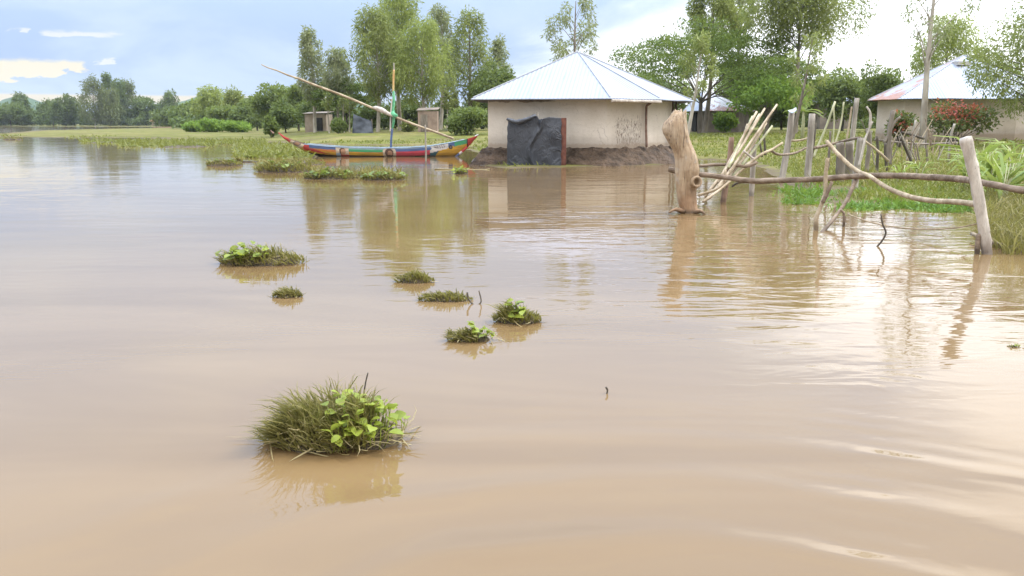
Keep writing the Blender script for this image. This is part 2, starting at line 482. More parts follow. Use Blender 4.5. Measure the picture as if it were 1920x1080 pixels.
# ground: grass, dry patches, bare wet mud next to the water
mt, t, b, out = material('ground_grass')
co = t.n('ShaderNodeTexCoord').outputs['Object']
n1 = t.noise(co, 0.10, 4, 0.6)
n2 = t.noise(co, 0.8, 5, 0.6)
n3 = t.noise(co, 6.0, 4, 0.65)
c = t.mix(t.ss(n2, 0.3, 0.7), (0.085, 0.098, 0.020), (0.165, 0.165, 0.038))
c = t.mix(t.ss(n1, 0.42, 0.66, 0, 0.8), c, (0.22, 0.19, 0.075))
c = t.mix(t.ss(n3, 0.5, 0.75, 0, 0.6), c, (0.06, 0.066, 0.018))
n4 = t.noise(t.vm('MULTIPLY', co, (0.12, 0.30, 1)), 1.0, 5, 0.65, 0.6)
c = t.mix(t.ss(n4, 0.50, 0.64, 0, 0.75), c, t.mix(n3, (0.085, 0.068, 0.035), (0.17, 0.135, 0.07)))
zz = t.xyz(co)[2]
wet = t.ss(t.m('ADD', zz, t.m('MULTIPLY', t.m('SUBTRACT', n2, 0.5), 0.10)), 0.0, 0.05, 1.0, 0.0)
c = t.mix(wet, c, t.mix(n3, (0.075, 0.058, 0.036), (0.17, 0.135, 0.085)))
t.put(b.inputs['Base Color'], c)
b.inputs['Roughness'].default_value = 0.9
b.inputs['Specular IOR Level'].default_value = 0.1
bump(t, b, t.m('ADD', n3, n2), 0.10)

# muddy water
mt, t, b, out = material('muddy_water')
co = t.n('ShaderNodeTexCoord').outputs['Object']
x, y, z = t.xyz(co)
pat = t.noise(t.vm('MULTIPLY', co, (0.25, 1.0, 1)), 0.55, 4, 0.6, 0.8)
amp = t.ss(t.noise(co, 0.16, 3, 0.5, 0.8), 0.36, 0.66, 0.20, 1.0)
rightside = t.ss(t.m('ADD', x, t.m('MULTIPLY', y, -0.05)), -1.5, 2.5, 0.33, 1.6)
near = t.ss(y, 4.2, 8.5, 0.20, 1.0)
amp = t.m('MULTIPLY', t.m('MULTIPLY', t.m('MULTIPLY', amp, rightside), near), t.ss(y, 90, 260, 1.0, 5.0))
r1 = t.noise(t.vm('MULTIPLY', co, (0.85, 2.1, 1)), 1.3, 3, 0.5, 0.5)
r2 = t.noise(t.vm('MULTIPLY', co, (0.6, 1.0, 1)), 0.55, 2, 0.5, 0.3)
h = t.m('ADD', t.m('MULTIPLY', t.m('MULTIPLY', r1, amp), 0.020), t.m('MULTIPLY', t.m('MULTIPLY', r2, near), 0.010))
dx, dy = t.m('SUBTRACT', x, 0.55), t.m('SUBTRACT', y, 1.6)
rr = t.m('SQRT', t.m('ADD', t.m('MULTIPLY', dx, dx), t.m('MULTIPLY', dy, dy)))
wob = t.m('MULTIPLY', t.noise(co, 0.9, 2, 0.5), 3.2)
phase = t.m('ADD', t.m('MULTIPLY', rr, 2 * math.pi / 0.62), wob)
ring = t.m('MULTIPLY', t.m('MULTIPLY', t.m('SINE', phase), t.ss(rr, 1.2, 4.0, 1.0, 0.0)), t.ss(t.noise(co, 0.5, 2), 0.35, 0.65, 0.3, 1.1))
phase2 = t.m('ADD', t.m('MULTIPLY', rr, 2 * math.pi / 0.21), t.m('MULTIPLY', wob, 1.7))
ring2 = t.m('MULTIPLY', t.m('MULTIPLY', t.m('SINE', phase2), t.ss(x, 0.0, 2.2)), t.ss(rr, 1.4, 5.0, 1.0, 0.0))
ring2 = t.m('MULTIPLY', ring2, t.ss(t.noise(co, 1.1, 2), 0.45, 0.62))
ring = t.m('MULTIPLY', ring, t.m('ADD', 1.0, t.m('MULTIPLY', t.m('SINE', phase), 0.45)))
h = t.m('ADD', h, t.m('ADD', t.m('MULTIPLY', ring, 0.0140), t.m('MULTIPLY', ring2, 0.0020)))
r3 = t.noise(t.vm('MULTIPLY', co, (0.6, 1.3, 1)), 5.0, 2, 0.5, 0.4)
h = t.m('ADD', h, t.m('MULTIPLY', t.m('MULTIPLY', r3, t.ss(t.noise(co, 0.35, 2), 0.35, 0.65, 0.2, 1.0)), 0.0022))
t.put(b.inputs['Base Color'], t.mix(t.ss(pat, 0.35, 0.65), (0.152, 0.097, 0.044), (0.184, 0.121, 0.058)))
b.inputs['Roughness'].default_value = 0.03
b.inputs['IOR'].default_value = 1.33
bump(t, b, h, 1.0)

# boat paints
PAINT = [('paint_red', (0.52, 0.045, 0.04)), ('paint_cream', (0.66, 0.55, 0.42)), ('paint_blue', (0.075, 0.13, 0.30)),
         ('paint_orange', (0.66, 0.22, 0.045)), ('paint_yellow', (0.62, 0.36, 0.035)), ('paint_green', (0.05, 0.34, 0.15)),
         ('paint_teal', (0.28, 0.45, 0.44)), ('paint_black', (0.022, 0.02, 0.022)), ('paint_pink', (0.60, 0.06, 0.10)),
         ('paint_white', (0.70, 0.68, 0.66)), ('paint_grey', (0.20, 0.17, 0.18)), ('paint_skin', (0.50, 0.28, 0.17)),
         ('paint_hair', (0.10, 0.045, 0.03)), ('paint_deepteal', (0.03, 0.12, 0.16)), ('paint_sky', (0.32, 0.45, 0.58))]
def paint(name, c):
    mt, t, b, out = material(name)
    co = t.n('ShaderNodeTexCoord').outputs['Object']
    v = t.vm('MULTIPLY', co, (0.45, 1, 2.2))
    k = t.mix(t.ss(t.noise(v, 5, 5), 0.3, 0.7), tuple(q * 0.62 + 0.03 for q in c), tuple(min(1, q * 0.95 + 0.015) for q in c))
    k = t.mix(t.ss(t.noise(v, 11, 5, 0.7), 0.60, 0.68, 0, 0.75), k, (0.23, 0.185, 0.145))      # chipped to the wood
    zz = t.xyz(t.n('ShaderNodeNewGeometry').outputs['Position'])[2]
    seam = t.m('ABSOLUTE', t.m('SUBTRACT', t.m('FRACT', t.m('MULTIPLY', zz, 3.1)), 0.5))
    k = t.mix(t.ss(seam, 0.0, 0.05, 0.45, 0.0), k, (0.05, 0.04, 0.035))                         # plank seams
    k = t.mix(t.ss(t.m('ADD', zz, t.m('MULTIPLY', t.noise(v, 3, 4), 0.12)), 0.08, 0.20, 0.55, 0.0), k, (0.10, 0.08, 0.06))   # waterline grime
    t.put(b.inputs['Base Color'], k)
    b.inputs['Roughness'].default_value = 0.6
    b.inputs['Specular IOR Level'].default_value = 0.3
for nme, c in PAINT:
    paint(nme, c)
PI_ = {n: i for i, (n, c) in enumerate(PAINT)}
plain('boat_inside', (0.14, 0.10, 0.075), (0.26, 0.2, 0.15), 4, 0.8)
plain('sail_cloth', (0.42, 0.38, 0.33), (0.60, 0.55, 0.50), 5, 0.8)
plain('cloth_green', (0.09, 0.33, 0.17), (0.18, 0.46, 0.26), 5, 0.7)
plain('cloth_orange', (0.52, 0.30, 0.11), (0.58, 0.44, 0.2), 3, 0.7)

# ------------------------------------------------------------------ terrain and water
SHORE = [(-2600, 430)] + [tuple(G(*p)[:2]) for p in (
    (-60, 237), (60, 237), (200, 237.3), (330, 237.6), (345, 239), (200, 241.5), (70, 244.5), (5, 249.5), (-60, 252.5), (-60, 256), (10, 257.5),
    (110, 258.2), (240, 259), (330, 261.5), (430, 265), (520, 268), (600, 270), (700, 271.5), (800, 272), (868, 275), (893, 285),
    (903, 310), (950, 315), (1060, 313), (1250, 310), (1268, 303), (1300, 298), (1360, 300), (1420, 316), (1470, 336), (1490, 365), (1520, 378),
    (1600, 384), (1700, 388), (1800, 391), (1835, 398), (1850, 430), (1875, 456), (1960, 492), (2080, 520), (2210, 548), (2330, 600), (2480, 622), (2700, 690))] + [(14, 2), (60, 1), (2600, 1), (2600, 2600), (-2600, 2600)]
SH = np.array(SHORE, dtype=float)
def sdist(x, y):                               # signed distance to the shore, + on land
    x = np.asarray(x, dtype=float); y = np.asarray(y, dtype=float)
    best = np.full(x.shape, 1e9); ins = np.zeros(x.shape, dtype=bool)
    for i in range(len(SH)):
        ax, ay = SH[i]; bx, by = SH[(i + 1) % len(SH)]
        ex, ey = bx - ax, by - ay
        tt = np.clip(((x - ax) * ex + (y - ay) * ey) / (ex * ex + ey * ey + 1e-12), 0, 1)
        best = np.minimum(best, np.hypot(x - ax - tt * ex, y - ay - tt * ey))
        cr = ((ay > y) != (by > y)) & (x < ex * (y - ay) / (ey if abs(ey) > 1e-9 else 1e-9) + ax)
        ins ^= cr
    return np.where(ins, best, -best)
def gz(x, y):
    x = np.asarray(x, dtype=float); y = np.asarray(y, dtype=float)
    d = sdist(x, y) + fbm(x * 0.35, y * 0.35, 3) * np.clip(y * 0.03, 0.2, 2.2)
    land = 1.0 * (1 - np.exp(-np.maximum(d, 0) / 16.0)) + 0.03 * np.clip(d, 0, 1)
    low = np.clip((x - 5.0) / 2.0, 0, 1) * np.clip((40 - y) / 12, 0, 1)      # the marsh by the fence stays low
    land = land * (1 - 0.45 * low)
    far_left = np.clip((-0.20 - x / np.maximum(y, 1)) / 0.07, 0, 1) * np.clip((y - 60) / 25, 0, 1)
    land = land * (1 - 0.78 * far_left)
    sea = np.maximum(-0.12 + 0.0 * d, -0.5) * np.clip(-d / 0.8, 0, 1) - 0.3 * np.clip((-d - 1) / 5, 0, 1)
    hum = (fbm(x * 0.9, y * 0.9, 11) * 0.10 + fbm(x * 0.22, y * 0.22, 17) * 0.16) * np.clip(d / 1.5, 0, 1)
    hum = np.where(y > 130, hum * 0.6, hum)
    return np.where(d > 0, land + hum, sea)
def gz1(x, y):
    return float(gz(np.array([x]), np.array([y]))[0])
ys = np.concatenate([np.linspace(5, 30, 110, endpoint=False), np.linspace(30, 110, 240, endpoint=False), np.geomspace(110, 1400, 100)])
ks = np.linspace(-1.1, 2.2, 560)
YY, KK = np.meshgrid(ys, ks, indexing='ij')
XX = KK * YY
ZZ = gz(XX, YY)
nr, nc = XX.shape
idx = np.arange(nr * nc).reshape(nr, nc)
F = np.stack([idx[:-1, :-1], idx[:-1, 1:], idx[1:, 1:], idx[1:, :-1]], axis=-1).reshape(-1, 4)
tag(obj('ground', np.stack([XX, YY, ZZ], -1).reshape(-1, 3), F, MAT['ground_grass'], smooth=True), kind='structure')
m = MB()
m.add([(-1450, -60, 0), (1450, -60, 0), (1450, 1400, 0), (-1450, 1400, 0)], [(0, 1, 2, 3)])
tag(m.build('water', MAT['muddy_water']), kind='structure')

# distant hills
def hills():
    V, F = [], []
    n, k = 90, 9
    for i in range(n):
        px = -500 + i * 34
        top = 0
        top += 38 * math.exp(-((px - 45) / 70) ** 2) + 26 * math.exp(-((px + 220) / 120) ** 2)
        top += 36 * math.exp(-((px - 395) / 110) ** 2) + 30 * math.exp(-((px - 620) / 170) ** 2) + 16
        top += 3 * math.sin(px * 0.05)
        for j in range(k):
            w = j / (k - 1)
            Y = 1000 + 350 * w
            c = P(px, 230, Y)
            V.append((c[0], Y, -2 + top * PX(1175) * math.sin(math.pi * w) ** 0.8))
    for i in range(n - 1):
        for j in range(k - 1):
            F.append((i * k + j, (i + 1) * k + j, (i + 1) * k + j + 1, i * k + j + 1))
    return tag(obj('hills', V, F, plain('hill_green', (0.03, 0.06, 0.03), (0.06, 0.10, 0.045), 0.02, 0.95), smooth=True), kind='structure')
hills()

# ------------------------------------------------------------------ huts
def hut(label, group, cps, zf, ztop, apex, mats, over=0.75, rust=None):
    """cps: wall corners (x, y) anticlockwise from above; apex: roof point"""
    cps = [np.array(c, dtype=float) for c in cps]
    n = len(cps)
    ctr = sum(cps) / n
    root = thing('mud_hut', (ctr[0], ctr[1], zf), label, 'hut', group)
    # wall, subdivided, with UVs in metres
    V, F, UV = [], [], []
    per = 0.0
    rows = np.linspace(zf - 0.6, ztop, 7)
    for i in range(n):
        a, c = cps[i], cps[(i + 1) % n]
        L = np.linalg.norm(c - a)
        k = max(2, int(L / 0.5))
        for j in range(k):
            for r in range(len(rows) - 1):
                q = []
                for jj, rz in ((j, r), (j + 1, r), (j + 1, r + 1), (j, r + 1)):
                    p = a + (c - a) * jj / k
                    q.append(len(V))
                    V.append((p[0], p[1], rows[rz])); UV.append((per + L * jj / k, rows[rz] - zf))
                F.append(tuple(q))
        per += L
    wall = obj('wall', V, F, mats[0], root)
    uvl = wall.data.uv_layers.new(name='UVMap')
    for lp in wall.data.loops:
        uvl.data[lp.index].uv = UV[lp.vertex_index]
    # eave outline
    ev = []
    for i in range(n):
        p = cps[i]
        dd = (p - ctr); dd /= np.linalg.norm(dd)
        ev.append(p + dd * over)
    rnd = random.Random(len(label))
    apex = np.array(apex, dtype=float)
    V, F, UV, MI = [], [], [], []
    ze = ztop - 0.04
    TH = 0.035
    for i in range(n):
        a = np.array((*ev[i], ze)); c = np.array((*ev[(i + 1) % n], ze))
        e = (c - a); L = np.linalg.norm(e); e /= L
        k = max(3, int(L / 0.8))
        base = len(V)
        f = ((apex - a) @ e)
        for j in range(k + 1):
            p = a + e * L * j / k
            jz = 0.0 if j in (0, k) else (rnd.random() - 0.5) * 0.03
            p2 = p + np.array((0, 0, jz))
            V.append(p2); UV.append((L * j / k, 0.0))
        hh = np.linalg.norm(apex - a - e * f)
        V.append(apex); UV.append((f, hh))
        for j in range(k):
            F.append((base + j, base + j + 1, base + k + 1)); MI.append(1 if rust and i in rust else 0)
        # rim and underside
        b2 = len(V)
        for j in range(k + 1):
            V.append(V[base + j] - np.array((0, 0, TH))); UV.append((L * j / k, -TH))
        for j in range(k):
            F.append((b2 + j, b2 + j + 1, base + j + 1, base + j)); MI.append(1 if rust and i in rust else 0)
        b3 = len(V)
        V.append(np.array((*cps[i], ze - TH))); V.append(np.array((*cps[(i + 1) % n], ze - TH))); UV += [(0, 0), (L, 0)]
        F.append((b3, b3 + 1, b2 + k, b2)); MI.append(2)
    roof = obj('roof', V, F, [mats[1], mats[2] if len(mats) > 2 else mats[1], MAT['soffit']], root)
    uvl = roof.data.uv_layers.new(name='UVMap')
    for lp in roof.data.loops:
        uvl.data[lp.index].uv = UV[lp.vertex_index]
    for p, mi in zip(roof.data.polygons, MI):
        p.material_index = mi
    m = MB()                                   # ridge caps along the hips
    for i in range(n):
        a = np.array((*ev[i], ze)); q = smooth_path([a + (apex - a) * 0.02 + (0, 0, 0.02), apex + (0, 0, 0.02)], 6)
        m.tube(q, 0.022, 6)
    m.build('ridge_cap', MAT['ridge_iron'], root)
    return root, ev, ze

def corners(lst):
    return [tuple(P(px, 230, Y)[:2]) for px, Y in lst]
MAINZ = P(1000, 277, 36.6)[2]
MAINT = P(1000, 183.5, 36.4)[2]
cm = corners([(915, 37.0), (1137, 36.3), (1211, 37.6), (1262, 40.0), (1248, 43.2), (1120, 45.2), (1005, 45.0), (938, 41.5)])
root1, ev1, ze1 = hut('large pale mud hut with shiny iron roof and a dark tarpaulin at its front', 'mud huts with iron roofs', cm, MAINZ, MAINT,
                      P(1083, 97, 40.6), [MAT['plaster_main'], MAT['iron_bright']], over=0.88)
m = MB()                                        # rusty downpipe on the corner
c = P(1212, 230, 37.4); 
px1 = lambda x, y, Y=37.42: P(x, y, Y)
m.tube(smooth_path([px1(1222, 184), px1(1221, 192), px1(1213, 198), px1(1212, 206), px1(1211.5, 240), px1(1212.5, 276)], 4), 0.05, 8)
m.build('downpipe', MAT['rust_pipe'], root1, smooth=True)
m = MB(); a, c2 = np.array((*ev1[1], ze1 - 0.09)), np.array((*ev1[2], ze1 - 0.09))
e = c2 - a
m.tube([a + e * 0.02 + (0, -0.04, 0.0), a + e * 1.0 + (0, -0.04, -0.02)], 0.055, 6)
m.build('gutter', MAT['post_white'], root1)
m = MB()
for px in (1258, 1264):
    q = P(px, 230, 39.6)
    m.tube([(q[0], q[1] - 0.1, MAINZ - 0.3), (q[0] + 0.05, q[1] - 0.1, MAINT - 0.02)], 0.05, 7)
m.build('eave_prop', MAT['bark_dark'], root1)

# eroded mud bank round the foot of the main hut
def mudbank():
    V, F = [], []
    n = 260; k = 14
    cps = [np.array(c) for c in cm]
    ctr = sum(cps) / len(cps)
    seg = [np.linalg.norm(cps[(i + 1) % 8] - cps[i]) for i in range(8)]
    tot = sum(seg)
    for i in range(n):
        s = tot * i / n
        for j in range(8):
            if s <= seg[j]: break
            s -= seg[j]
        p = cps[j] + (cps[(j + 1) % 8] - cps[j]) * s / seg[j]
        o = p - ctr; o /= np.linalg.norm(o)
        for r in range(k):
            w = r / (k - 1)
            dist = -0.15 + (1.15 + 0.5 * mnoise.noise((p[0] * 0.7, p[1] * 0.7, 5))) * w
            q = p + o * dist
            zz = (MAINZ + 0.05) * (1 - w ** 1.6) - 0.10 * w
            f = min(1, w * 5)
            zz += f * (0.16 * mnoise.noise((q[0] * 2.1, q[1] * 2.1, 1.3)) + 0.10 * mnoise.noise((q[0] * 5.5, q[1] * 5.5, 7.7)) + 0.05 * mnoise.noise((q[0] * 13, q[1] * 13, 2)))
            if r == 1: zz += 0.05 * mnoise.noise((q[0] * 3, q[1] * 3, 9))
            V.append((q[0], q[1], zz))
    for i in range(n):
        for r in range(k - 1):
            F.append((i * k + r, i * k + r + 1, ((i + 1) % n) * k + r + 1, ((i + 1) % n) * k + r))
    tag(obj('mud_bank', V, F, MAT['mud'], smooth=True), kind='structure')
mudbank()

H2Z = P(1700, 256, 50)[2]; H2T = P(1700, 184, 50)[2]
c2 = corners([(1643, 53.0), (1694, 50.0), (1905, 49.0), (1990, 52.0), (2000, 57.0), (1900, 61.0), (1760, 61.5), (1672, 58.0)])
root2, ev2, ze2 = hut('pale hut behind the back fence with rust along the left end of its roof', 'mud huts with iron roofs', c2, H2Z, H2T,
                      P(1808, 103, 55), [MAT['plaster_back'], MAT['iron_back'], MAT['iron_rust']], over=0.75, rust=(0, 7))
q = P(1803, 119, 53.6)
m = MB(); m.box(q, (0.75, 0.7, 0.22)); m.build('roof_vent', MAT['iron_brown'], root2)
H3Z = P(1340, 246, 84)[2]; H3T = P(1340, 207, 84)[2]
c3 = corners([(1291, 86.5), (1318, 83.5), (1385, 83.0), (1404, 86), (1402, 91), (1350, 94), (1310, 92.5)])
root3, ev3, ze3 = hut('small dim hut beyond the green yard with dark doorway and weathered roof', 'mud huts with iron roofs', c3, H3Z, H3T,
                      P(1318, 168, 88), [MAT['dim_wall'], MAT['iron_back'], MAT['iron_brown']], over=0.7, rust=(1, 2))
a, b_ = np.array(c3[0]), np.array(c3[1]); mid = a + (b_ - a) * 0.45; nn = np.array((a[1] - b_[1], b_[0] - a[0])); nn = -nn / np.linalg.norm(nn) * (1 if True else -1)
m = MB(); m.box((mid[0] - 0.05, mid[1] - 0.06, H3Z + 0.85), (0.9, 0.12, 1.75), math.atan2(b_[1] - a[1], b_[0] - a[0])); m.build('door', MAT['dark_void'], root3)

def small_house(name, label, cat, px0, px1, pytop, pybase, Y, wallm, roofm, depth=3.0, roofh=0.5, flat=False, over=0.25):
    a, c = P(px0, pybase, Y), P(px1, pybase, Y)
    zt = P(px0, pytop, Y)[2]
    zb = gz1((a[0] + c[0]) / 2, Y) - 0.2
    root = thing(name, ((a[0] + c[0]) / 2, Y + depth / 2, zb), label, cat)
    w = c[0] - a[0]; cx = (a[0] + c[0]) / 2; cy = Y + depth / 2
    m = MB(); m.box((cx, cy, (zb + zt) / 2), (w, depth, zt - zb)); m.build('wall', wallm, root)
    m = MB(); o = over
    if flat:
        V = [(cx - w/2 - o, Y - o, zt + 0.02), (cx + w/2 + o, Y - o, zt + 0.10), (cx + w/2 + o, Y + depth + o, zt + 0.35), (cx - w/2 - o, Y + depth + o, zt + 0.27)]
        V += [(x, y, z + 0.06) for x, y, z in V]
        m.add(V, [(3, 2, 1, 0), (4, 5, 6, 7), (0, 1, 5, 4), (1, 2, 6, 5), (2, 3, 7, 6), (3, 0, 4, 7)])
    else:
        V = [(cx - w/2 - o, Y - o, zt - .05), (cx + w/2 + o, Y - o, zt - .05), (cx + w/2 + o, Y + depth + o, zt - .05), (cx - w/2 - o, Y + depth + o, zt - .05), (cx - w * .22, cy, zt + roofh), (cx + w * .22, cy, zt + roofh)]
        m.add(V, [(0, 1, 5, 4), (1, 2, 5), (2, 3, 4, 5), (3, 0, 4), (3, 2, 1, 0)])
    m.build('roof', roofm, root)
    return root, cx, zb, zt
r_, cx, zb, zt = small_house('latrine', 'narrow brown latrine with flat sheet roof under the tall trees', 'latrine', 784, 820, 208, 248, 92, MAT['latrine_wall'], MAT['dim_wall'], 2.0, flat=True, over=0.12)
m = MB(); q = P(806, 230, 91.9); m.box((cx - 0.35, 91.95, zb + 1.1), (0.7, 0.06, 1.7)); m.build('door', MAT['bark_grey'], r_)
r_, cx, zb, zt = small_house('house', 'pale pink wall of a low house glimpsed behind thin tree trunks', 'house', 572, 612, 214, 240, 112, MAT['house_pale'], MAT['dim_wall'], 4, flat=True, over=0.2)
m = MB(); m.box((cx + 0.5, 111.95, zb + 1.1), (0.75, 0.08, 1.6)); m.build('door', MAT['dark_void'], r_)
r_, cx, zb, zt = small_house('farm_house', 'red roofed house among the trees of the far shore', 'house', 285, 316, 227, 236, 425, MAT['latrine_wall'], MAT['roof_far_red'], 6, roofh=2.2, over=0.8)
r_, cx, zb, zt = small_house('far_hut', 'small distant hut whose pale roof shows past the banana plant', 'hut', 1537, 1590, 191, 232, 100, MAT['dim_wall'], MAT['iron_back'], 4, roofh=1.1, over=0.5)
# blue-grey sheet shelter under the trees
def shelter():
    Y = 96
    a, c = P(664, 245, Y), P(697, 245, Y)
    zt = P(680, 214, Y)[2]; zb = gz1((a[0] + c[0]) / 2, Y) - 0.1
    root = thing('sheet_shelter', ((a[0] + c[0]) / 2, Y, zb), 'sagging blue grey sheet shelter among the trunks behind the boat', 'shelter')
    V, F = [], []
    n = 12
    for i in range(n + 1):
        for j in range(n + 1):
            u, w = i / n, j / n
            x = a[0] + (c[0] - a[0]) * (u + 0.22 * (1 - w) * (u - 0.2))
            z = zb + (zt - zb) * w * (1 - 0.35 * u)
            V.append((x, Y - 0.9 * (1 - w) + 0.25 * mnoise.noise((u * 4, w * 4, 3)), z))
    for i in range(n):
        for j in range(n):
            F.append((i * (n + 1) + j, (i + 1) * (n + 1) + j, (i + 1) * (n + 1) + j + 1, i * (n + 1) + j + 1))
    sh = obj('sheet', V, F, MAT['sheet_blue'], root, smooth=True)
    sm = sh.modifiers.new('thick', 'SOLIDIFY'); sm.thickness = 0.02
    for x in (a[0], c[0]):
        m = MB(); m.tube([(x, Y + 0.3, zb), (x, Y + 0.25, zt * (1 if x == a[0] else 0.8))], 0.06, 6); m.build('pole', MAT['bark_grey'], root)
shelter()

# ------------------------------------------------------------------ tarpaulin screen by the hut
def tarp_screen():
    Y = 35.4
    a = P(951, 308, Y); c = P(1052, 308, Y)
    root = thing('tarpaulin_screen', ((a[0] + c[0]) / 2, Y, 0), 'dark grey tarpaulin screen standing in the water against the hut', 'screen')
    path = [(a[0] + 0.10, Y + 1.0), (a[0], Y + 0.04), (c[0], Y - 0.02), (c[0] + 0.05, Y + 0.9)]
    def along(s):
        if s < 0.15: w = s / 0.15; i = 0
        elif s < 0.87: w = (s - 0.15) / 0.72; i = 1
        else: w = (s - 0.87) / 0.13; i = 2
        p, q = path[i], path[i + 1]
        return p[0] + (q[0] - p[0]) * w, p[1] + (q[1] - p[1]) * w
    top_px = [(951, 222), (965, 226), (985, 222), (1000, 215), (1008, 218), (1010, 224), (1030, 219), (1052, 221)]
    nu, nv = 110, 56
    V, F = [], []
    for i in range(nu + 1):
        s = i / nu
        x, y = along(s)
        w = min(max((s - 0.15) / 0.72, 0), 1)
        pxx = 951 + 101 * w
        ty = np.interp(pxx, [p[0] for p in top_px], [p[1] for p in top_px])
        zt = P(pxx, ty, Y)[2]
        for j in range(nv + 1):
            v = j / nv
            z = -0.06 + (zt + 0.06) * v
            fold = 0.055 * mnoise.noise((w * 4.0 + v * 1.6, v * 0.9, 2.0)) + 0.05 * abs(mnoise.noise((w * 2.2 - v * 2.0, v * 1.8 + w * 1.5, 8.0))) + 0.010 * mnoise.noise((w * 12, v * 4, 4.0))
            crease = 0.10 * math.exp(-((w - 0.52 + 0.12 * math.sin(v * 5)) / 0.035) ** 2)
            sag = 0.05 * math.sin(math.pi * v)
            V.append((x + 0.05 * mnoise.noise((v * 6, w * 3, 1)), y - (fold + crease + sag) - 0.12 * (1 - v) ** 3, z))
    for i in range(nu):
        for j in range(nv):
            b = i * (nv + 1) + j
            F.append((b, b + nv + 1, b + nv + 2, b + 1))
    o = obj('tarpaulin', V, F, MAT['tarpaulin'], root, smooth=True)
    sm = o.modifiers.new('thick', 'SOLIDIFY'); sm.thickness = 0.012
    # overhanging fold along the top left
    m = MB()
    q = smooth_path([P(950, 223, Y - 0.16), P(968, 229, Y - 0.2), P(988, 224, Y - 0.2), P(1005, 216.5, Y - 0.14)], 6)
    m.tube(q, [0.05 + 0.05 * math.sin(math.pi * i / (len(q) - 1)) for i in range(len(q))], 8, 0.15, 4)
    m.build('rolled_edge', MAT['tarpaulin'], root, smooth=True)
    m = MB(); x1 = P(1056.5, 308, Y)[0]; zt = P(1056, 221, Y)[2]
    m.box((x1, Y + 0.02, zt / 2 - 0.06), (0.20, 0.09, zt + 0.12)); m.build('board', MAT['brick_board'], root)
    for (x, y, h) in ((a[0] + 0.06, Y + 0.12, P(951, 224, Y)[2]), (P(1008, 0, Y)[0], Y + 0.12, P(1008, 211, Y)[2]), (c[0] - 0.05, Y + 0.15, zt - 0.02)):
        m = MB(); m.tube([(x, y, -0.2), (x + 0.02, y, h)], 0.045, 7); m.build('post', MAT['post_grey'], root)
tarp_screen()

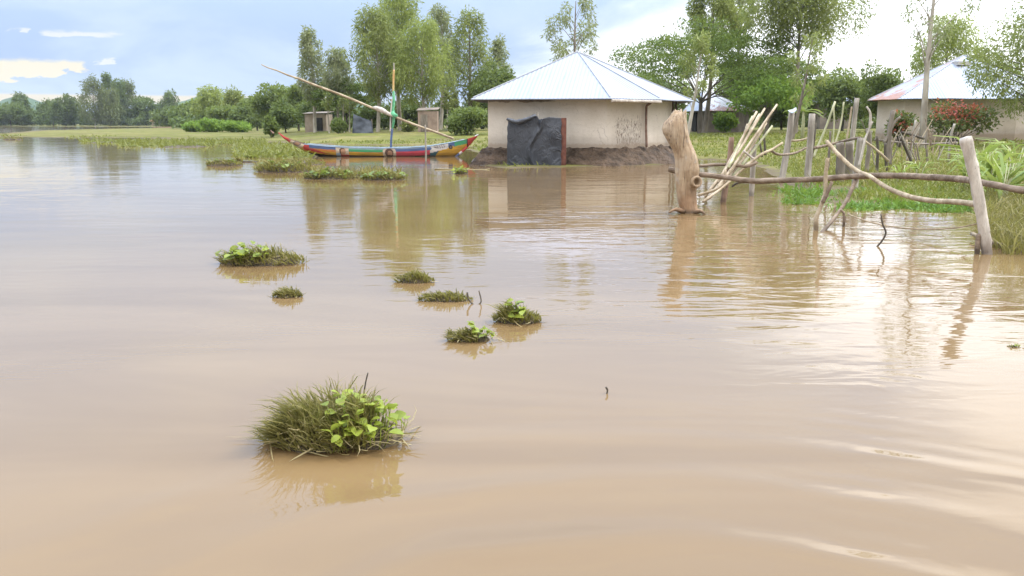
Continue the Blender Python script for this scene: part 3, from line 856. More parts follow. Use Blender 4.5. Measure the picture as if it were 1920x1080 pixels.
# ------------------------------------------------------------------ painted fishing boat
def boat():
    Y0 = 46.0
    sheer = [(510, 248), (522, 257), (540, 264), (562, 270), (600, 273.5), (640, 276), (700, 277.5), (760, 276.5), (800, 274), (838, 268), (868, 262), (893, 254.5)]
    keel = [(510, 249.5), (520, 260), (535, 270), (560, 284), (585, 293), (620, 299), (680, 302), (760, 302), (820, 300), (846, 297), (862, 288), (878, 273), (893, 256.5)]
    def zof(tab, px):
        return P(px, np.interp(px, [p[0] for p in tab], [p[1] for p in tab]), Y0)[2]
    root = thing('fishing_boat', (P(700, 0, Y0)[0], Y0, 0), 'long wooden fishing boat painted in bright bands with mast and yard', 'boat')
    ns, nw = 384, 26
    pxs = np.linspace(510, 893, ns)
    def beam(px):
        w = (px - 510) / 383
        return 0.035 + 0.70 * math.sin(math.pi * w ** 0.95) ** 0.75
    def section(px, side, inset=0.0, n=nw):
        zg, zk = zof(sheer, px), zof(keel, px)
        b = max(beam(px) - inset, 0.01)
        x = P(px, 0, Y0)[0]
        out = []
        for j in range(n + 1):
            w = j / n
            out.append((x, Y0 - side * b * (1 - w ** 2.6) ** 0.8, zg + (zk + inset - zg) * w))
        return out
    def paint(px, py):                          # what is painted at this place of the side
        g = np.interp(px, [p[0] for p in sheer], [p[1] for p in sheer])
        k = np.interp(px, [p[0] for p in keel], [p[1] for p in keel])
        v = py - g                              # pixels below the sheer
        def el(cx, cy, rx, ry): return ((px - cx) / rx) ** 2 + ((py - cy) / ry) ** 2
        if px < 532: return 'paint_red'
        if px < 563 and el(548, 268.5, 15, 9.5) < 1:
            e2 = el(548, 269, 8.5, 4.2)
            return 'paint_grey' if 0.45 < e2 < 1 else ('paint_skin' if e2 <= 0.45 else 'paint_cream')
        if px < 560: return 'paint_red' if v < 5 else 'paint_yellow'
        if 624 < px < 649 and v < 18:
            if el(637, 283, 6.5, 6.5) < 1: return 'paint_hair' if px < 634 or py < 279 else 'paint_skin'
            if py > 289 and px > 633: return 'paint_red'
            if py > 286 and px < 634: return 'paint_sky'
            return 'paint_cream'
        if 714 < px < 739 and v < 18.5 and el(726.5, 286.5, 12.5, 11) < 1.15:
            e2 = el(726, 286, 8, 8.5)
            if e2 < 1:
                if el(727.5, 287, 4.6, 5.2) < 1: return 'paint_hair' if (abs(py - 285.5) < 0.8 and abs(abs(px - 727.5) - 2) < 1) or (py > 290) else 'paint_skin'
                return 'paint_hair'
            return 'paint_cream'
        if px < 625:
            if px < 572 and v < 7: return 'paint_red'
            if v < 5: return 'paint_blue'
            if v < 6 + (600 - px) * 0.02: return 'paint_grey'
            cen = 8 + (px - 572) * 0.17
            if abs(v - cen) < max(0, (612 - px) * 0.085): return 'paint_red'
            if v < 15.5: return 'paint_orange' if v < 9.5 else 'paint_yellow'
            return 'paint_black'
        if px < 716:
            if v < 3: return 'paint_teal'
            if v < 7.5: return 'paint_green'
            if v < 14: return 'paint_yellow' if v > 8.6 else 'paint_orange'
            return 'paint_black'
        if px < 803 + max(0, 4 - abs(v - 5)):
            if v < 1.6: return 'paint_sky'
            if v < 7: return 'paint_blue'
            if v < 17.5 - (px - 738) * 0.03: return 'paint_pink'
            return 'paint_black'
        lowb = 12 - (px - 803) * 0.10
        if px < 838 and v < lowb + 1:
            e2 = el(821, 273.5, 12, 4.6 )
            if e2 < 1 and (math.sin(px * 1.9 + py * 0.8) + math.sin(py * 2.3 - px * 0.5)) > -0.1: return 'paint_grey'
            return 'paint_white'
        e3 = el(842.5, 275.5, 4, 3.8)
        if e3 < 1: return 'paint_black' if e3 > 0.2 else 'paint_grey'
        if px > 873:
            return 'paint_black' if px < 875 else 'paint_red'
        if px < 849 and px >= 838 and v < 7.5: return 'paint_blue'
        if px >= 849 and v < 8.5: return 'paint_green' if px > 850 else 'paint_blue'
        if px < 818 + (py - 285) * -0.7: return 'paint_deepteal'
        return 'paint_yellow'
    V, F, MI = [], [], []
    for px in pxs:
        V += section(px, 1)
    base2 = len(V)
    for px in pxs:
        V += section(px, -1)
    for side, b0 in ((1, 0), (-1, base2)):
        for i in range(ns - 1):
            px = (pxs[i] + pxs[i + 1]) / 2
            g = np.interp(px, [p[0] for p in sheer], [p[1] for p in sheer]); k = np.interp(px, [p[0] for p in keel], [p[1] for p in keel])
            for j in range(nw):
                q = (b0 + i * (nw + 1) + j, b0 + (i + 1) * (nw + 1) + j, b0 + (i + 1) * (nw + 1) + j + 1, b0 + i * (nw + 1) + j + 1)
                F.append(q if side == 1 else q[::-1])
                MI.append(PI_[paint(px, g + (k - g) * (j + 0.5) / nw)])
    hull = obj('hull', V, F, [MAT[n] for n, c in PAINT], root, smooth=True)
    hull.data.polygons.foreach_set('material_index', np.array(MI, dtype=np.int32))
    V, F = [], []
    px2 = np.linspace(528, 880, 70)
    for px in px2:
        a = section(px, 1, 0.05, 8); c = section(px, -1, 0.05, 8)
        V += a + c[::-1][1:]
    k = 17
    for i in range(len(px2) - 1):
        for j in range(k - 1):
            F.append((i * k + j, i * k + j + 1, (i + 1) * k + j + 1, (i + 1) * k + j))
    obj('inner_planking', V, F, MAT['boat_inside'], root, smooth=True)
    for side in (1, -1):
        m = MB()
        q = [section(px, side)[0] for px in np.linspace(562, 868, 60)]
        m.tube([np.array(p) + (0, 0, 0.005) for p in q], 0.022, 6); m.build('gunwale', MAT['paint_sky'], root, smooth=True)
    for px in (590, 640, 690, 735, 785, 830):
        m = MB(); b = beam(px); m.box((P(px, 0, Y0)[0], Y0, zof(sheer, px) - 0.10), (0.22, 2 * b * 0.94, 0.04)); m.build('thwart', MAT['boat_inside'], root)
    # stem tips
    m = MB(); m.tube([P(513, 250, Y0), P(507, 244.5, Y0)], [0.05, 0.025], 6); m.build('stem_tip', MAT['post_brown'], root)
    m = MB(); m.tube([P(891, 256, Y0), P(897, 252, Y0)], [0.05, 0.03], 6); m.build('stem_tip', MAT['paint_white'], root)
    # painted steering board at the stern foot
    for (p, q, mm) in (((876, 275), (866, 284), 'paint_red'), ((866, 284), (861, 288.5), 'paint_white'), ((861, 288.5), (852, 297), 'paint_blue')):
        m = MB(); m.tube([P(*p, Y0 - 0.10), P(*q, Y0 - 0.14)], 0.07, 6); m.build('rudder_board', MAT[mm], root)
    # mast in coloured lengths
    mp = [(732.5, 292), (733.5, 262), (735.5, 240), (737, 205), (737.5, 172), (738.5, 132), (738.5, 118)]
    m = MB(); m.tube(smooth_path([P(*p, Y0 - 0.1) for p in mp], 4), [0.047] * 13 + [0.042] * 8 + [0.028] * 4, 8)
    mast = m.build('mast', MAT['post_grey'], root, smooth=True); LOC[mast] = LOC[root]
    m = MB(); q = smooth_path([P(736, 241, Y0 - 0.1), P(738, 222, Y0 - 0.1), P(736.6, 205, Y0 - 0.1), P(738.2, 186, Y0 - 0.1), P(737.6, 170, Y0 - 0.1)], 6)
    m.tube(q, [0.052 + 0.035 * math.sin(math.pi * i / (len(q) - 1)) for i in range(len(q))], 9, 0.12, 2); m.build('green_wrapping', MAT['cloth_green'], mast, smooth=True)
    m = MB(); q = smooth_path([P(737.5, 172, Y0 - 0.1), P(737.8, 150, Y0 - 0.1), P(738.5, 131, Y0 - 0.1)], 6)
    m.tube(q, 0.050, 9, 0.05, 2); m.build('orange_wrapping', MAT['cloth_orange'], mast, smooth=True)
    m = MB(); m.tube(smooth_path([P(732.7, 290, Y0 - 0.1), P(733.5, 262, Y0 - 0.1), P(735.4, 241, Y0 - 0.1)], 5), 0.055, 8); m.build('blue_wrapping', MAT['paint_blue'], mast, smooth=True)
    # hanging cloth ends beside the mast
    m = MB()
    m.tube(smooth_path([P(735, 185, Y0 - 0.2), P(732.5, 215, Y0 - 0.2), P(731.5, 246, Y0 - 0.2)], 5), [0.03] * 11, 6); m.build('hanging_line', MAT['sail_cloth'], mast)
    # the long yard, thin and crooked at its tip, and the furled sail on it
    yp = [(490, 121), (503, 127), (520, 132.5), (540, 141), (562, 148), (585, 157.5), (640, 178), (700, 203), (760, 227), (820, 249), (850, 260)]
    m = MB(); q = smooth_path([P(*p, Y0 - 0.28) for p in yp], 4); L = len(q)
    m.tube(q, [0.022 + 0.036 * min(1, i / (L * 0.5)) for i in range(L)], 8, 0.08, 3)
    yard = m.build('sail_yard', MAT['branch_tan'], root, smooth=True); LOC[yard] = LOC[root]
    m = MB(); q = smooth_path([P(699, 201.5, Y0 - 0.3), P(708, 203, Y0 - 0.33), P(722, 210, Y0 - 0.33), P(742, 219.5, Y0 - 0.3)], 5)
    m.tube(q, [0.04 + 0.08 * math.sin(math.pi * (i + 0.3) / len(q)) for i in range(len(q))], 9, 0.15, 5); m.build('furled_sail', MAT['sail_cloth'], yard, smooth=True)
    m = MB(); q = P(739, 216, Y0 - 0.25); m.tube([q + (-.12, 0, .1), q + (.12, -.1, -.08)], 0.13, 8, 0.15, 8); m.build('lashing', MAT['cloth_green'], yard, smooth=True)
boat()

# ------------------------------------------------------------------ trees
def crown(rng, puffs, n, L, Wd, droop, spread=0.6):
    vol = np.array([(p[1][0] * p[1][1] * p[1][2]) ** 0.72 for p in puffs])
    cnt = np.maximum(6, (n * vol / vol.sum()).astype(int))
    ps, ds = [], []
    for (c, r), k in zip(puffs, cnt):
        dr = rng.normal(size=(k, 3)); dr /= np.linalg.norm(dr, axis=1, keepdims=True)
        rr = (0.30 + 0.70 * rng.random((k, 1)) ** 0.6) * (1 + 0.15 * rng.normal(size=(k, 1)))
        ps.append(np.array(c) + dr * rr * np.array(r))
        d = dr * spread + rng.normal(size=(k, 3)) * 0.55 + np.array((0, 0, -droop))
        ds.append(d / (np.linalg.norm(d, axis=1, keepdims=True) + 1e-9))
    p, d = np.concatenate(ps), np.concatenate(ds)
    k = len(p)
    return leaf_mesh(p, d, L * (0.6 + 0.8 * rng.random(k)), Wd * (0.6 + 0.8 * rng.random(k)), rng)
def tree_shape(kind, h, w, seed, clear=0.3, lean=0.0, dens=1.0):
    """trunk and limb tubes (MB) and leaf puffs of a tree standing at the origin"""
    rng = np.random.default_rng(seed)
    puffs, tubes = [], []
    r0 = 0.016 * h + 0.03
    bend = rng.normal(size=2) * 0.02 * h
    def trunk(u):
        return np.array((lean * h * u + bend[0] * math.sin(u * 3.1), bend[1] * math.sin(u * 2.6), h * u))
    if kind in ('euc', 'sparse', 'willowy'):
        tubes.append(([trunk(u) for u in np.linspace(0, 0.96, 9)], [r0 * (1 - 0.9 * u) for u in np.linspace(0, 0.96, 9)]))
        k = int({'euc': 44, 'sparse': 20, 'willowy': 56}[kind] * dens)
        for i in range(k):
            u = clear + (0.98 - clear) * ((i + rng.random()) / k)
            q = (u - clear) / (1 - clear)
            prof = min(1, 0.45 + q * 1.6) * (1 - 0.72 * max(0, q - 0.45) / 0.55)
            an = i * 2.4 + rng.normal() * 0.5
            R = w / 2 * prof * (0.30 + 0.62 * rng.random() ** 0.7)
            c = trunk(u) + np.array((math.cos(an) * R, math.sin(an) * R, 0))
            s = w * (0.085 + 0.06 * rng.random()) * (0.9 if kind == 'sparse' else 1)
            puffs.append((c, (s, s, s * (1.55 if kind != 'sparse' else 1.2))))
            st = trunk(max(0.12, u - 0.10 - 0.10 * rng.random()))
            mid = (st + c) / 2 + np.array((0, 0, 0.04 * h * rng.random() - 0.01 * h))
            rb = r0 * 0.34 * (1 - 0.7 * u)
            tubes.append(([st, mid, c], [rb, rb * 0.7, rb * 0.25]))
    elif kind == 'acacia':
        fork = 0.34
        tubes.append(([trunk(u) for u in np.linspace(0, fork, 5)], [r0 * 1.2 * (1 - 0.6 * u) for u in np.linspace(0, fork, 5)]))
        k = int(30 * dens)
        for i in range(k):
            an = i * 2.4 + rng.normal() * 0.3
            R = w / 2 * math.sqrt((i + 0.5) / k) * 0.93
            lev = rng.choice([0.93, 0.80, 0.64]) if R > w * 0.2 else rng.choice([0.98, 0.86, 0.7])
            zt = h * (lev + 0.04 * rng.normal() - 0.10 * (R / (w / 2)) ** 2)
            c = np.array((math.cos(an) * R + lean * h * .5, math.sin(an) * R, zt))
            s = w * (0.075 + 0.05 * rng.random())
            puffs.append((c, (s * 1.25, s * 1.25, s * 0.33)))
            if i % 3: continue
            st = trunk(fork - 0.05 * rng.random())
            mid = st + (c - st) * np.array((0.55, 0.55, 0.62)) + np.array((0, 0, -0.03 * h))
            rb = r0 * 0.36
            tubes.append(([st, st + (mid - st) * .5 + np.array((0, 0, .02 * h)), mid, c - np.array((0, 0, s * 0.2))], [rb, rb * .8, rb * 0.6, rb * 0.2]))
    else:                                       # broad, bush
        ct = 0.55 if kind == 'broad' else 0.0
        if kind == 'broad':
            tubes.append(([trunk(u) for u in np.linspace(0, 0.6, 6)], [r0 * 1.15 * (1 - 0.8 * u) for u in np.linspace(0, 0.6, 6)]))
        k = int((30 if kind == 'broad' else 22) * dens)
        for i in range(k):
            dr = rng.normal(size=3); dr /= np.linalg.norm(dr)
            rr = 0.45 + 0.5 * rng.random()
            zc = (clear + (1 - clear) * 0.5) * h; zr = (1 - clear) * 0.5 * h
            c = np.array((dr[0] * w / 2 * rr * 0.85 + lean * h * .6, dr[1] * w / 2 * rr * 0.85, zc + dr[2] * zr * rr * 0.85))
            s = w * (0.13 + 0.09 * rng.random())
            puffs.append((c, (s, s, s * 0.75 * min(1.2, h / w))))
            st = trunk(0.15 + 0.3 * rng.random()) if kind == 'broad' else np.array((rng.normal() * w * .05, rng.normal() * w * .05, 0))
            rb = r0 * 0.3
            tubes.append(([st, (st + c) / 2 + np.array((0, 0, 0.02 * h)), c], [rb, rb * 0.7, rb * 0.25]))
    return rng, tubes, puffs
foliage('far_leaf', (0.048, 0.082, 0.027), (0.155, 0.215, 0.062), 0.34)
foliage('far_leaf_pale', (0.075, 0.10, 0.035), (0.19, 0.225, 0.08), 0.35)
LEAFSH = {'euc': (1.0, 0.24, 0.55), 'willowy': (1.1, 0.20, 0.8), 'sparse': (1.0, 0.26, 0.6), 'acacia': (0.75, 0.42, 0.05), 'broad': (0.85, 0.5, 0.15), 'bush': (0.85, 0.5, 0.0)}
def tree(name, label, kind, px, top, Y, wpx, leaf, bark, seed, clear=0.3, lean=0.0, n=6000, dens=1.0, group=None, cat='tree', size=1.0, basepx=None):
    x = P(px, 230, Y)[0]
    zb = gz1(x, Y)
    h = P(px, top, Y)[2] - zb
    w = wpx * PX(Y)
    rng, tubes, puffs = tree_shape(kind, h, w, seed, clear, lean, dens)
    root = thing(name, (x, Y, zb), label, cat, group)
    o = np.array((x, Y, zb))
    m = MB()
    for pts, rr in tubes:
        m.tube([p + o for p in pts], rr, 6 if rr[0] > 0.06 else 5, cap=False)
    if tubes:
        m.V = [(v[0], v[1], v[2] - 0.05 if v[2] - zb < 0.05 else v[2]) for v in m.V]
        m.build('trunk' if kind not in ('bush',) else 'stems', MAT[bark], root, smooth=True)
    L, wr, dr = LEAFSH[kind]
    ll = (0.0034 * Y + 0.05) * L * size
    Vv, Ff = crown(rng, puffs, n, ll, ll * wr * 1.25, dr)
    Vv[:, 2] = np.maximum(Vv[:, 2], 0.02)
    obj('crown', Vv + o, Ff, MAT[leaf], root)
    return root

EG = 'tall slender trees behind the boat'
tree('eucalyptus_tree', 'narrow pale tree at the left end of the tall grove behind the boat', 'euc', 590, 50, 108, 62, 'euc_leaf_grey', 'bark_pale', 1, 0.30, -0.02, 5200, group=EG)
tree('eucalyptus_tree', 'shorter greyish tree second from the left in the tall grove', 'euc', 634, 92, 106, 64, 'euc_leaf_grey', 'bark_pale', 2, 0.35, 0.0, 4500, group=EG)
tree('eucalyptus_tree', 'feathery olive tree whose grey trunk stands left of the boat mast', 'willowy', 708, 22, 100, 118, 'euc_leaf', 'bark_pale', 3, 0.34, -0.03, 9500, group=EG)
tree('eucalyptus_tree', 'tallest bright green tree rising directly behind the boat mast', 'willowy', 750, -22, 104, 130, 'euc_leaf_light', 'bark_pale', 4, 0.36, 0.0, 11000, group=EG)
tree('eucalyptus_tree', 'broad drooping tree with pale trunk standing behind the latrine', 'willowy', 797, 40, 98, 130, 'euc_leaf_light', 'bark_pale', 5, 0.32, 0.0, 9500, group=EG)
tree('eucalyptus_tree', 'thin topped tree leaning behind the latrine roof', 'euc', 826, 12, 112, 72, 'euc_leaf_grey', 'bark_pale', 6, 0.35, 0.01, 5200, group=EG)
tree('eucalyptus_tree', 'open crowned silvery tree between the latrine and the large hut', 'euc', 882, 22, 104, 96, 'euc_leaf', 'bark_grey', 7, 0.28, 0.0, 6200, group=EG)
tree('eucalyptus_tree', 'slim short tree just left of the large hut roof', 'euc', 936, 72, 112, 54, 'euc_leaf_grey', 'bark_grey', 8, 0.35, 0.0, 3600, group=EG)
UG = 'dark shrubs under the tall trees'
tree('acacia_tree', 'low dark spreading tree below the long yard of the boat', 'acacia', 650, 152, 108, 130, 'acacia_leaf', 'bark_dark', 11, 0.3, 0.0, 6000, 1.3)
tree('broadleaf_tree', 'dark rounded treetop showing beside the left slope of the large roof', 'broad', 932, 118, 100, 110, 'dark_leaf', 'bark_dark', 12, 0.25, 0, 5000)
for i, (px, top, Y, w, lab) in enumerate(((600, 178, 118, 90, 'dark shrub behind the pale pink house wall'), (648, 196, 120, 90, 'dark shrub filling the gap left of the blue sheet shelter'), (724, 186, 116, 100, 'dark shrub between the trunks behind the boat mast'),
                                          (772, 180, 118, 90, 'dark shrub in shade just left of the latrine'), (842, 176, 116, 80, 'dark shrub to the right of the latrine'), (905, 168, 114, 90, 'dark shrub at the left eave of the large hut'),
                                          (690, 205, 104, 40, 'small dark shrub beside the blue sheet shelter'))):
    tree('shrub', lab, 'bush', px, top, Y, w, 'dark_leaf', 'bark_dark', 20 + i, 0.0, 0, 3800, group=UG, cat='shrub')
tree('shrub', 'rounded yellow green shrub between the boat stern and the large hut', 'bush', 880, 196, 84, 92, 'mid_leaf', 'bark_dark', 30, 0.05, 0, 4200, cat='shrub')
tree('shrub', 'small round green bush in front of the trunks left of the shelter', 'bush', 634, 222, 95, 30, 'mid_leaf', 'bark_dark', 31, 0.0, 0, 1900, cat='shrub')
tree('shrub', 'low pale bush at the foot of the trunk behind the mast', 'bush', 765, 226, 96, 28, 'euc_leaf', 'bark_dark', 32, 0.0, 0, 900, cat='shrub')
tree('shrub', 'leafy bush on the grass beyond the bow of the boat', 'bush', 509, 213, 98, 30, 'mid_leaf', 'bark_dark', 33, 0.0, 0, 1300, cat='shrub')
for i, (px, top, Y, lab) in enumerate(((617, 205, 100, 'thin bare sapling in front of the pale pink wall'), (645, 208, 99, 'thin sapling left of the blue sheet shelter'), (655, 205, 101, 'crooked sapling touching the blue sheet shelter'), (838, 200, 97, 'thin sapling right of the latrine'), (850, 196, 99, 'second thin sapling to the right of the latrine'))):
    tree('sapling', lab, 'sparse', px, top - 30, Y, 22, 'euc_leaf', 'bark_pale', 40 + i, 0.6, 0.02, 350, 0.5, group='thin saplings under the tall trees', cat='sapling')
# middle distance, left of the grove
MG = 'trees beyond the grassy spit'
for i, (px, top, Y, w, kind, leaf, lab) in enumerate((
        (512, 150, 135, 84, 'broad', 'mid_leaf', 'flat topped dark tree behind the tip of the long yard'),
        (482, 176, 170, 60, 'broad', 'mid_leaf', 'low dark tree left of the flat topped one'),
        (560, 158, 128, 66, 'broad', 'mid_leaf', 'leafy tree under the thin end of the yard'),
        (440, 172, 200, 60, 'euc', 'euc_leaf', 'pointed light tree above the bright bushes on the spit'),
        (398, 166, 215, 70, 'euc', 'euc_leaf_light', 'tall pale green tree behind the bright bushes on the spit'),
        (420, 196, 190, 80, 'broad', 'mid_leaf', 'round mid green tree low behind the bright bushes'),
        (366, 186, 230, 64, 'broad', 'mid_leaf', 'small rounded tree left of the bright bushes'),
        (460, 200, 165, 60, 'broad', 'dark_leaf', 'dark round tree right of the bright bushes'),
        (535, 188, 122, 60, 'broad', 'dark_leaf', 'dark low tree on the grass left of the pale pink house'))):
    tree('broadleaf_tree' if kind == 'broad' else 'eucalyptus_tree', lab, kind, px, top, Y, w, leaf, 'bark_dark', 50 + i, 0.15 if kind == 'broad' else 0.2, 0, 4200, group=MG)
for i, (px, top, Y, w, lab) in enumerate(((365, 229, 150, 50, 'leftmost low bright green bush on the spit'), (402, 222, 148, 62, 'tallest bright green bush on the spit'), (445, 227, 145, 56, 'rightmost low bright green bush on the spit'))):
    tree('shrub', lab, 'bush', px, top, Y, w, 'bright_leaf', 'bark_dark', 65 + i, 0.0, 0, 2600, group='bright bushes on the spit', cat='shrub')
# far shore: distinct trees in front, the wood behind as one mass
FG = 'trees on the far shore'
for i, (px, top, w, kind, leaf, lab) in enumerate((
        (178, 148, 62, 'willowy', 'far_leaf_pale', 'pale trunked drooping tree at the front of the far shore grove'),
        (206, 139, 44, 'euc', 'far_leaf', 'tallest tree of the far shore grove'),
        (226, 152, 38, 'euc', 'far_leaf', 'dark narrow tree right of the tallest far shore tree'),
        (245, 154, 46, 'euc', 'far_leaf_pale', 'light green tree at the right end of the far shore grove'),
        (208, 170, 56, 'willowy', 'far_leaf_pale', 'low drooping light tree in the middle of the far shore grove'),
        (124, 174, 52, 'broad', 'far_leaf', 'dark rounded tree left of the far shore grove'),
        (42, 176, 40, 'euc', 'far_leaf', 'slim tree near the left edge of the far shore'),
        (100, 186, 60, 'broad', 'far_leaf', 'rounded green tree between the slim tree and the dark one'),
        (20, 190, 60, 'broad', 'far_leaf', 'leftmost rounded tree of the far shore'),
        (322, 174, 44, 'euc', 'far_leaf', 'thin treetop standing above the red roofed house'),
        (275, 182, 60, 'broad', 'far_leaf', 'round green tree left of the red roofed house'))):
    tree('broadleaf_tree' if kind == 'broad' else 'eucalyptus_tree', lab, kind, px, top, 428 + 6 * (i % 4), w, leaf, 'bark_pale' if i == 0 else 'bark_dark', 80 + i, 0.12, 0, 3600, group=FG, size=0.85)
def far_wood(name, spans, n, seed, leaf, top):
    rng = np.random.default_rng(seed)
    puffs = []
    for i in range(n):
        px0, px1, Y0, Y1, tp = spans[rng.integers(len(spans))]
        px = rng.uniform(px0, px1); Y = rng.uniform(Y0, Y1)
        x = P(px, 230, Y)[0]; zb = 0.9
        h = (235 - tp - 22 * rng.random() ** 0.6) * PX(Y)
        h = max(h, 2.5)
        for k in range(5):
            u = rng.random()
            s = h * (0.16 + 0.12 * rng.random())
            puffs.append((np.array((x + rng.normal() * h * 0.24, Y + rng.normal() * h * .2, zb + s * .5 + (h - 1.6 * s) * u)), (s, s, s * 0.95)))
    V, F = crown(rng, puffs, n * 260, top, top * 0.55, 0.2)
    V[:, 2] = np.maximum(V[:, 2], 0.3)
    o = obj(name, V, F, MAT[leaf])
    return tag(o, kind='stuff')
o = far_wood('far_wood', [(-80, 360, 432, 500, 193), (-80, 300, 428, 440, 206), (300, 560, 290, 330, 188), (330, 580, 200, 260, 200)], 290, 5, 'far_leaf', 1.2)
tag(o, 'dense dark green wood lining the far shore of the lake', 'wood')
o = far_wood('background_wood', [(1150, 1300, 130, 150, 178), (1400, 1660, 125, 150, 150), (1560, 1720, 100, 120, 168), (1850, 2050, 90, 110, 150), (560, 960, 128, 145, 200)], 150, 6, 'dark_leaf', 0.55)
tag(o, 'dense dark green wood behind the huts and the yard', 'wood')
# right side
tree('eucalyptus_tree', 'sparse slender tree rising behind the peak of the large roof', 'sparse', 1082, -8, 66, 120, 'euc_leaf_grey', 'bark_grey', 101, 0.5, -0.02, 2300)
tree('acacia_tree', 'wide flat topped acacia right of the large roof', 'acacia', 1312, 62, 76, 330, 'acacia_leaf', 'bark_dark', 102, 0.3, 0.0, 17000, 1.7)
tree('acacia_tree', 'lower flat topped acacia behind the bundle of canes', 'acacia', 1440, 108, 84, 180, 'acacia_leaf', 'bark_dark', 112, 0.3, 0.0, 12000, 1.2)
tree('eucalyptus_tree', 'tall tree with rounded tuft rising above the wide acacia', 'euc', 1322, -30, 80, 120, 'euc_leaf', 'bark_grey', 103, 0.60, 0.01, 9500, 0.8)
tree('eucalyptus_tree', 'slim feathery tree between the tufted tree and the big one', 'sparse', 1376, -45, 84, 60, 'euc_leaf_grey', 'bark_grey', 104, 0.6, 0.0, 4200)
tree('eucalyptus_tree', 'big heavy crowned tree above the row of grey fence posts', 'euc', 1492, -60, 72, 225, 'euc_leaf', 'bark_grey', 105, 0.62, 0.0, 20000, 0.9)
tree('slender_tree', 'thin leaning tree rising from behind the dead stump', 'sparse', 1288, 60, 56, 90, 'euc_leaf', 'bark_pale', 106, 0.42, 0.12, 1500, 0.7)
tree('slender_tree', 'thin dark tree leaning right behind the post with the rag', 'sparse', 1486, 60, 54, 100, 'euc_leaf', 'bark_grey', 107, 0.35, 0.14, 1100, 0.7)
tree('broadleaf_tree', 'bright light green tree beside the small dim hut', 'broad', 1436, 128, 70, 150, 'bright_leaf', 'bark_grey', 108, 0.28, 0.0, 6500)
tree('shrub', 'bright green bush against the wall of the small dim hut', 'bush', 1358, 203, 78, 44, 'bright_leaf', 'bark_grey', 109, 0.02, 0.0, 1800, cat='shrub')
tree('broadleaf_tree', 'dark rounded tree at the left end of the rusty roofed hut', 'broad', 1580, 126, 88, 130, 'mid_leaf', 'bark_dark', 110, 0.15, 0, 8000)
tree('broadleaf_tree', 'dark green tree close to the rusty eave', 'broad', 1650, 122, 74, 110, 'mid_leaf', 'bark_dark', 113, 0.15, 0, 5000)
tree('eucalyptus_tree', 'yellowish feathery tree behind the ridge of the rusty roofed hut', 'willowy', 1768, 42, 70, 150, 'euc_leaf_light', 'bark_grey', 114, 0.3, 0, 9500)
tree('slender_tree', 'tall thin trunked tree in front of the rusty roofed hut', 'sparse', 1733, -140, 44, 150, 'euc_leaf_grey', 'bark_pale', 116, 0.50, 0.012, 1500, 0.9)
tree('broadleaf_tree', 'dark leafy tree overhanging the right end of the rusty roofed hut', 'euc', 1950, 4, 43, 250, 'euc_leaf', 'bark_dark', 116, 0.30, 0.0, 15000, 1.0)
r = tree('flowering_bush', 'dark bush with red flowers in front of the rusty roofed hut', 'bush', 1790, 192, 45, 150, 'bush_dark_red', 'bark_dark', 117, 0.22, 0, 2600, cat='bush')
rng, tb, pf = tree_shape('bush', 2.3, 3.2, 118, 0.35, 0, 1.0)
V, F = crown(rng, [(p, s) for p, s in pf if p[2] > 0.9], 1100, 0.14, 0.11, 0)
o_ = LOC[r]; tag(obj('flowers', V + o_, F, MAT['flower_red'], r), kind='stuff')
r = tree('flowering_bush', 'small twisted bush with red tips left of the thin trunked tree', 'bush', 1690, 205, 44, 60, 'bush_dark_red', 'bark_dark', 119, 0.3, 0, 1000, cat='bush')
rng, tb, pf = tree_shape('bush', 1.7, 1.6, 120, 0.45, 0, 0.7)
V, F = crown(rng, [(p, s) for p, s in pf if p[2] > 0.9], 260, 0.14, 0.11, 0)
tag(obj('flowers', V + LOC[r], F, MAT['flower_red'], r), kind='stuff')
for i, (px, top, Y, w, leaf, lab) in enumerate(((1228, 138, 100, 130, 'dark_leaf', 'dark round tree low behind the right slope of the large roof'), (1392, 116, 98, 140, 'mid_leaf', 'round green tree between the wide acacia and the bright green tree'),
        (1520, 142, 104, 130, 'mid_leaf', 'round green tree behind the banana plant'), (1466, 150, 92, 110, 'dark_leaf', 'dark leafy tree at the right of the bright green tree'), (1850, 96, 78, 130, 'mid_leaf', 'green tree showing over the right slope of the rusty roofed hut'))):
    tree('broadleaf_tree', lab, 'broad', px, top, Y, w, leaf, 'bark_dark', 140 + i, 0.12, 0, 6500, group='round trees behind the huts')
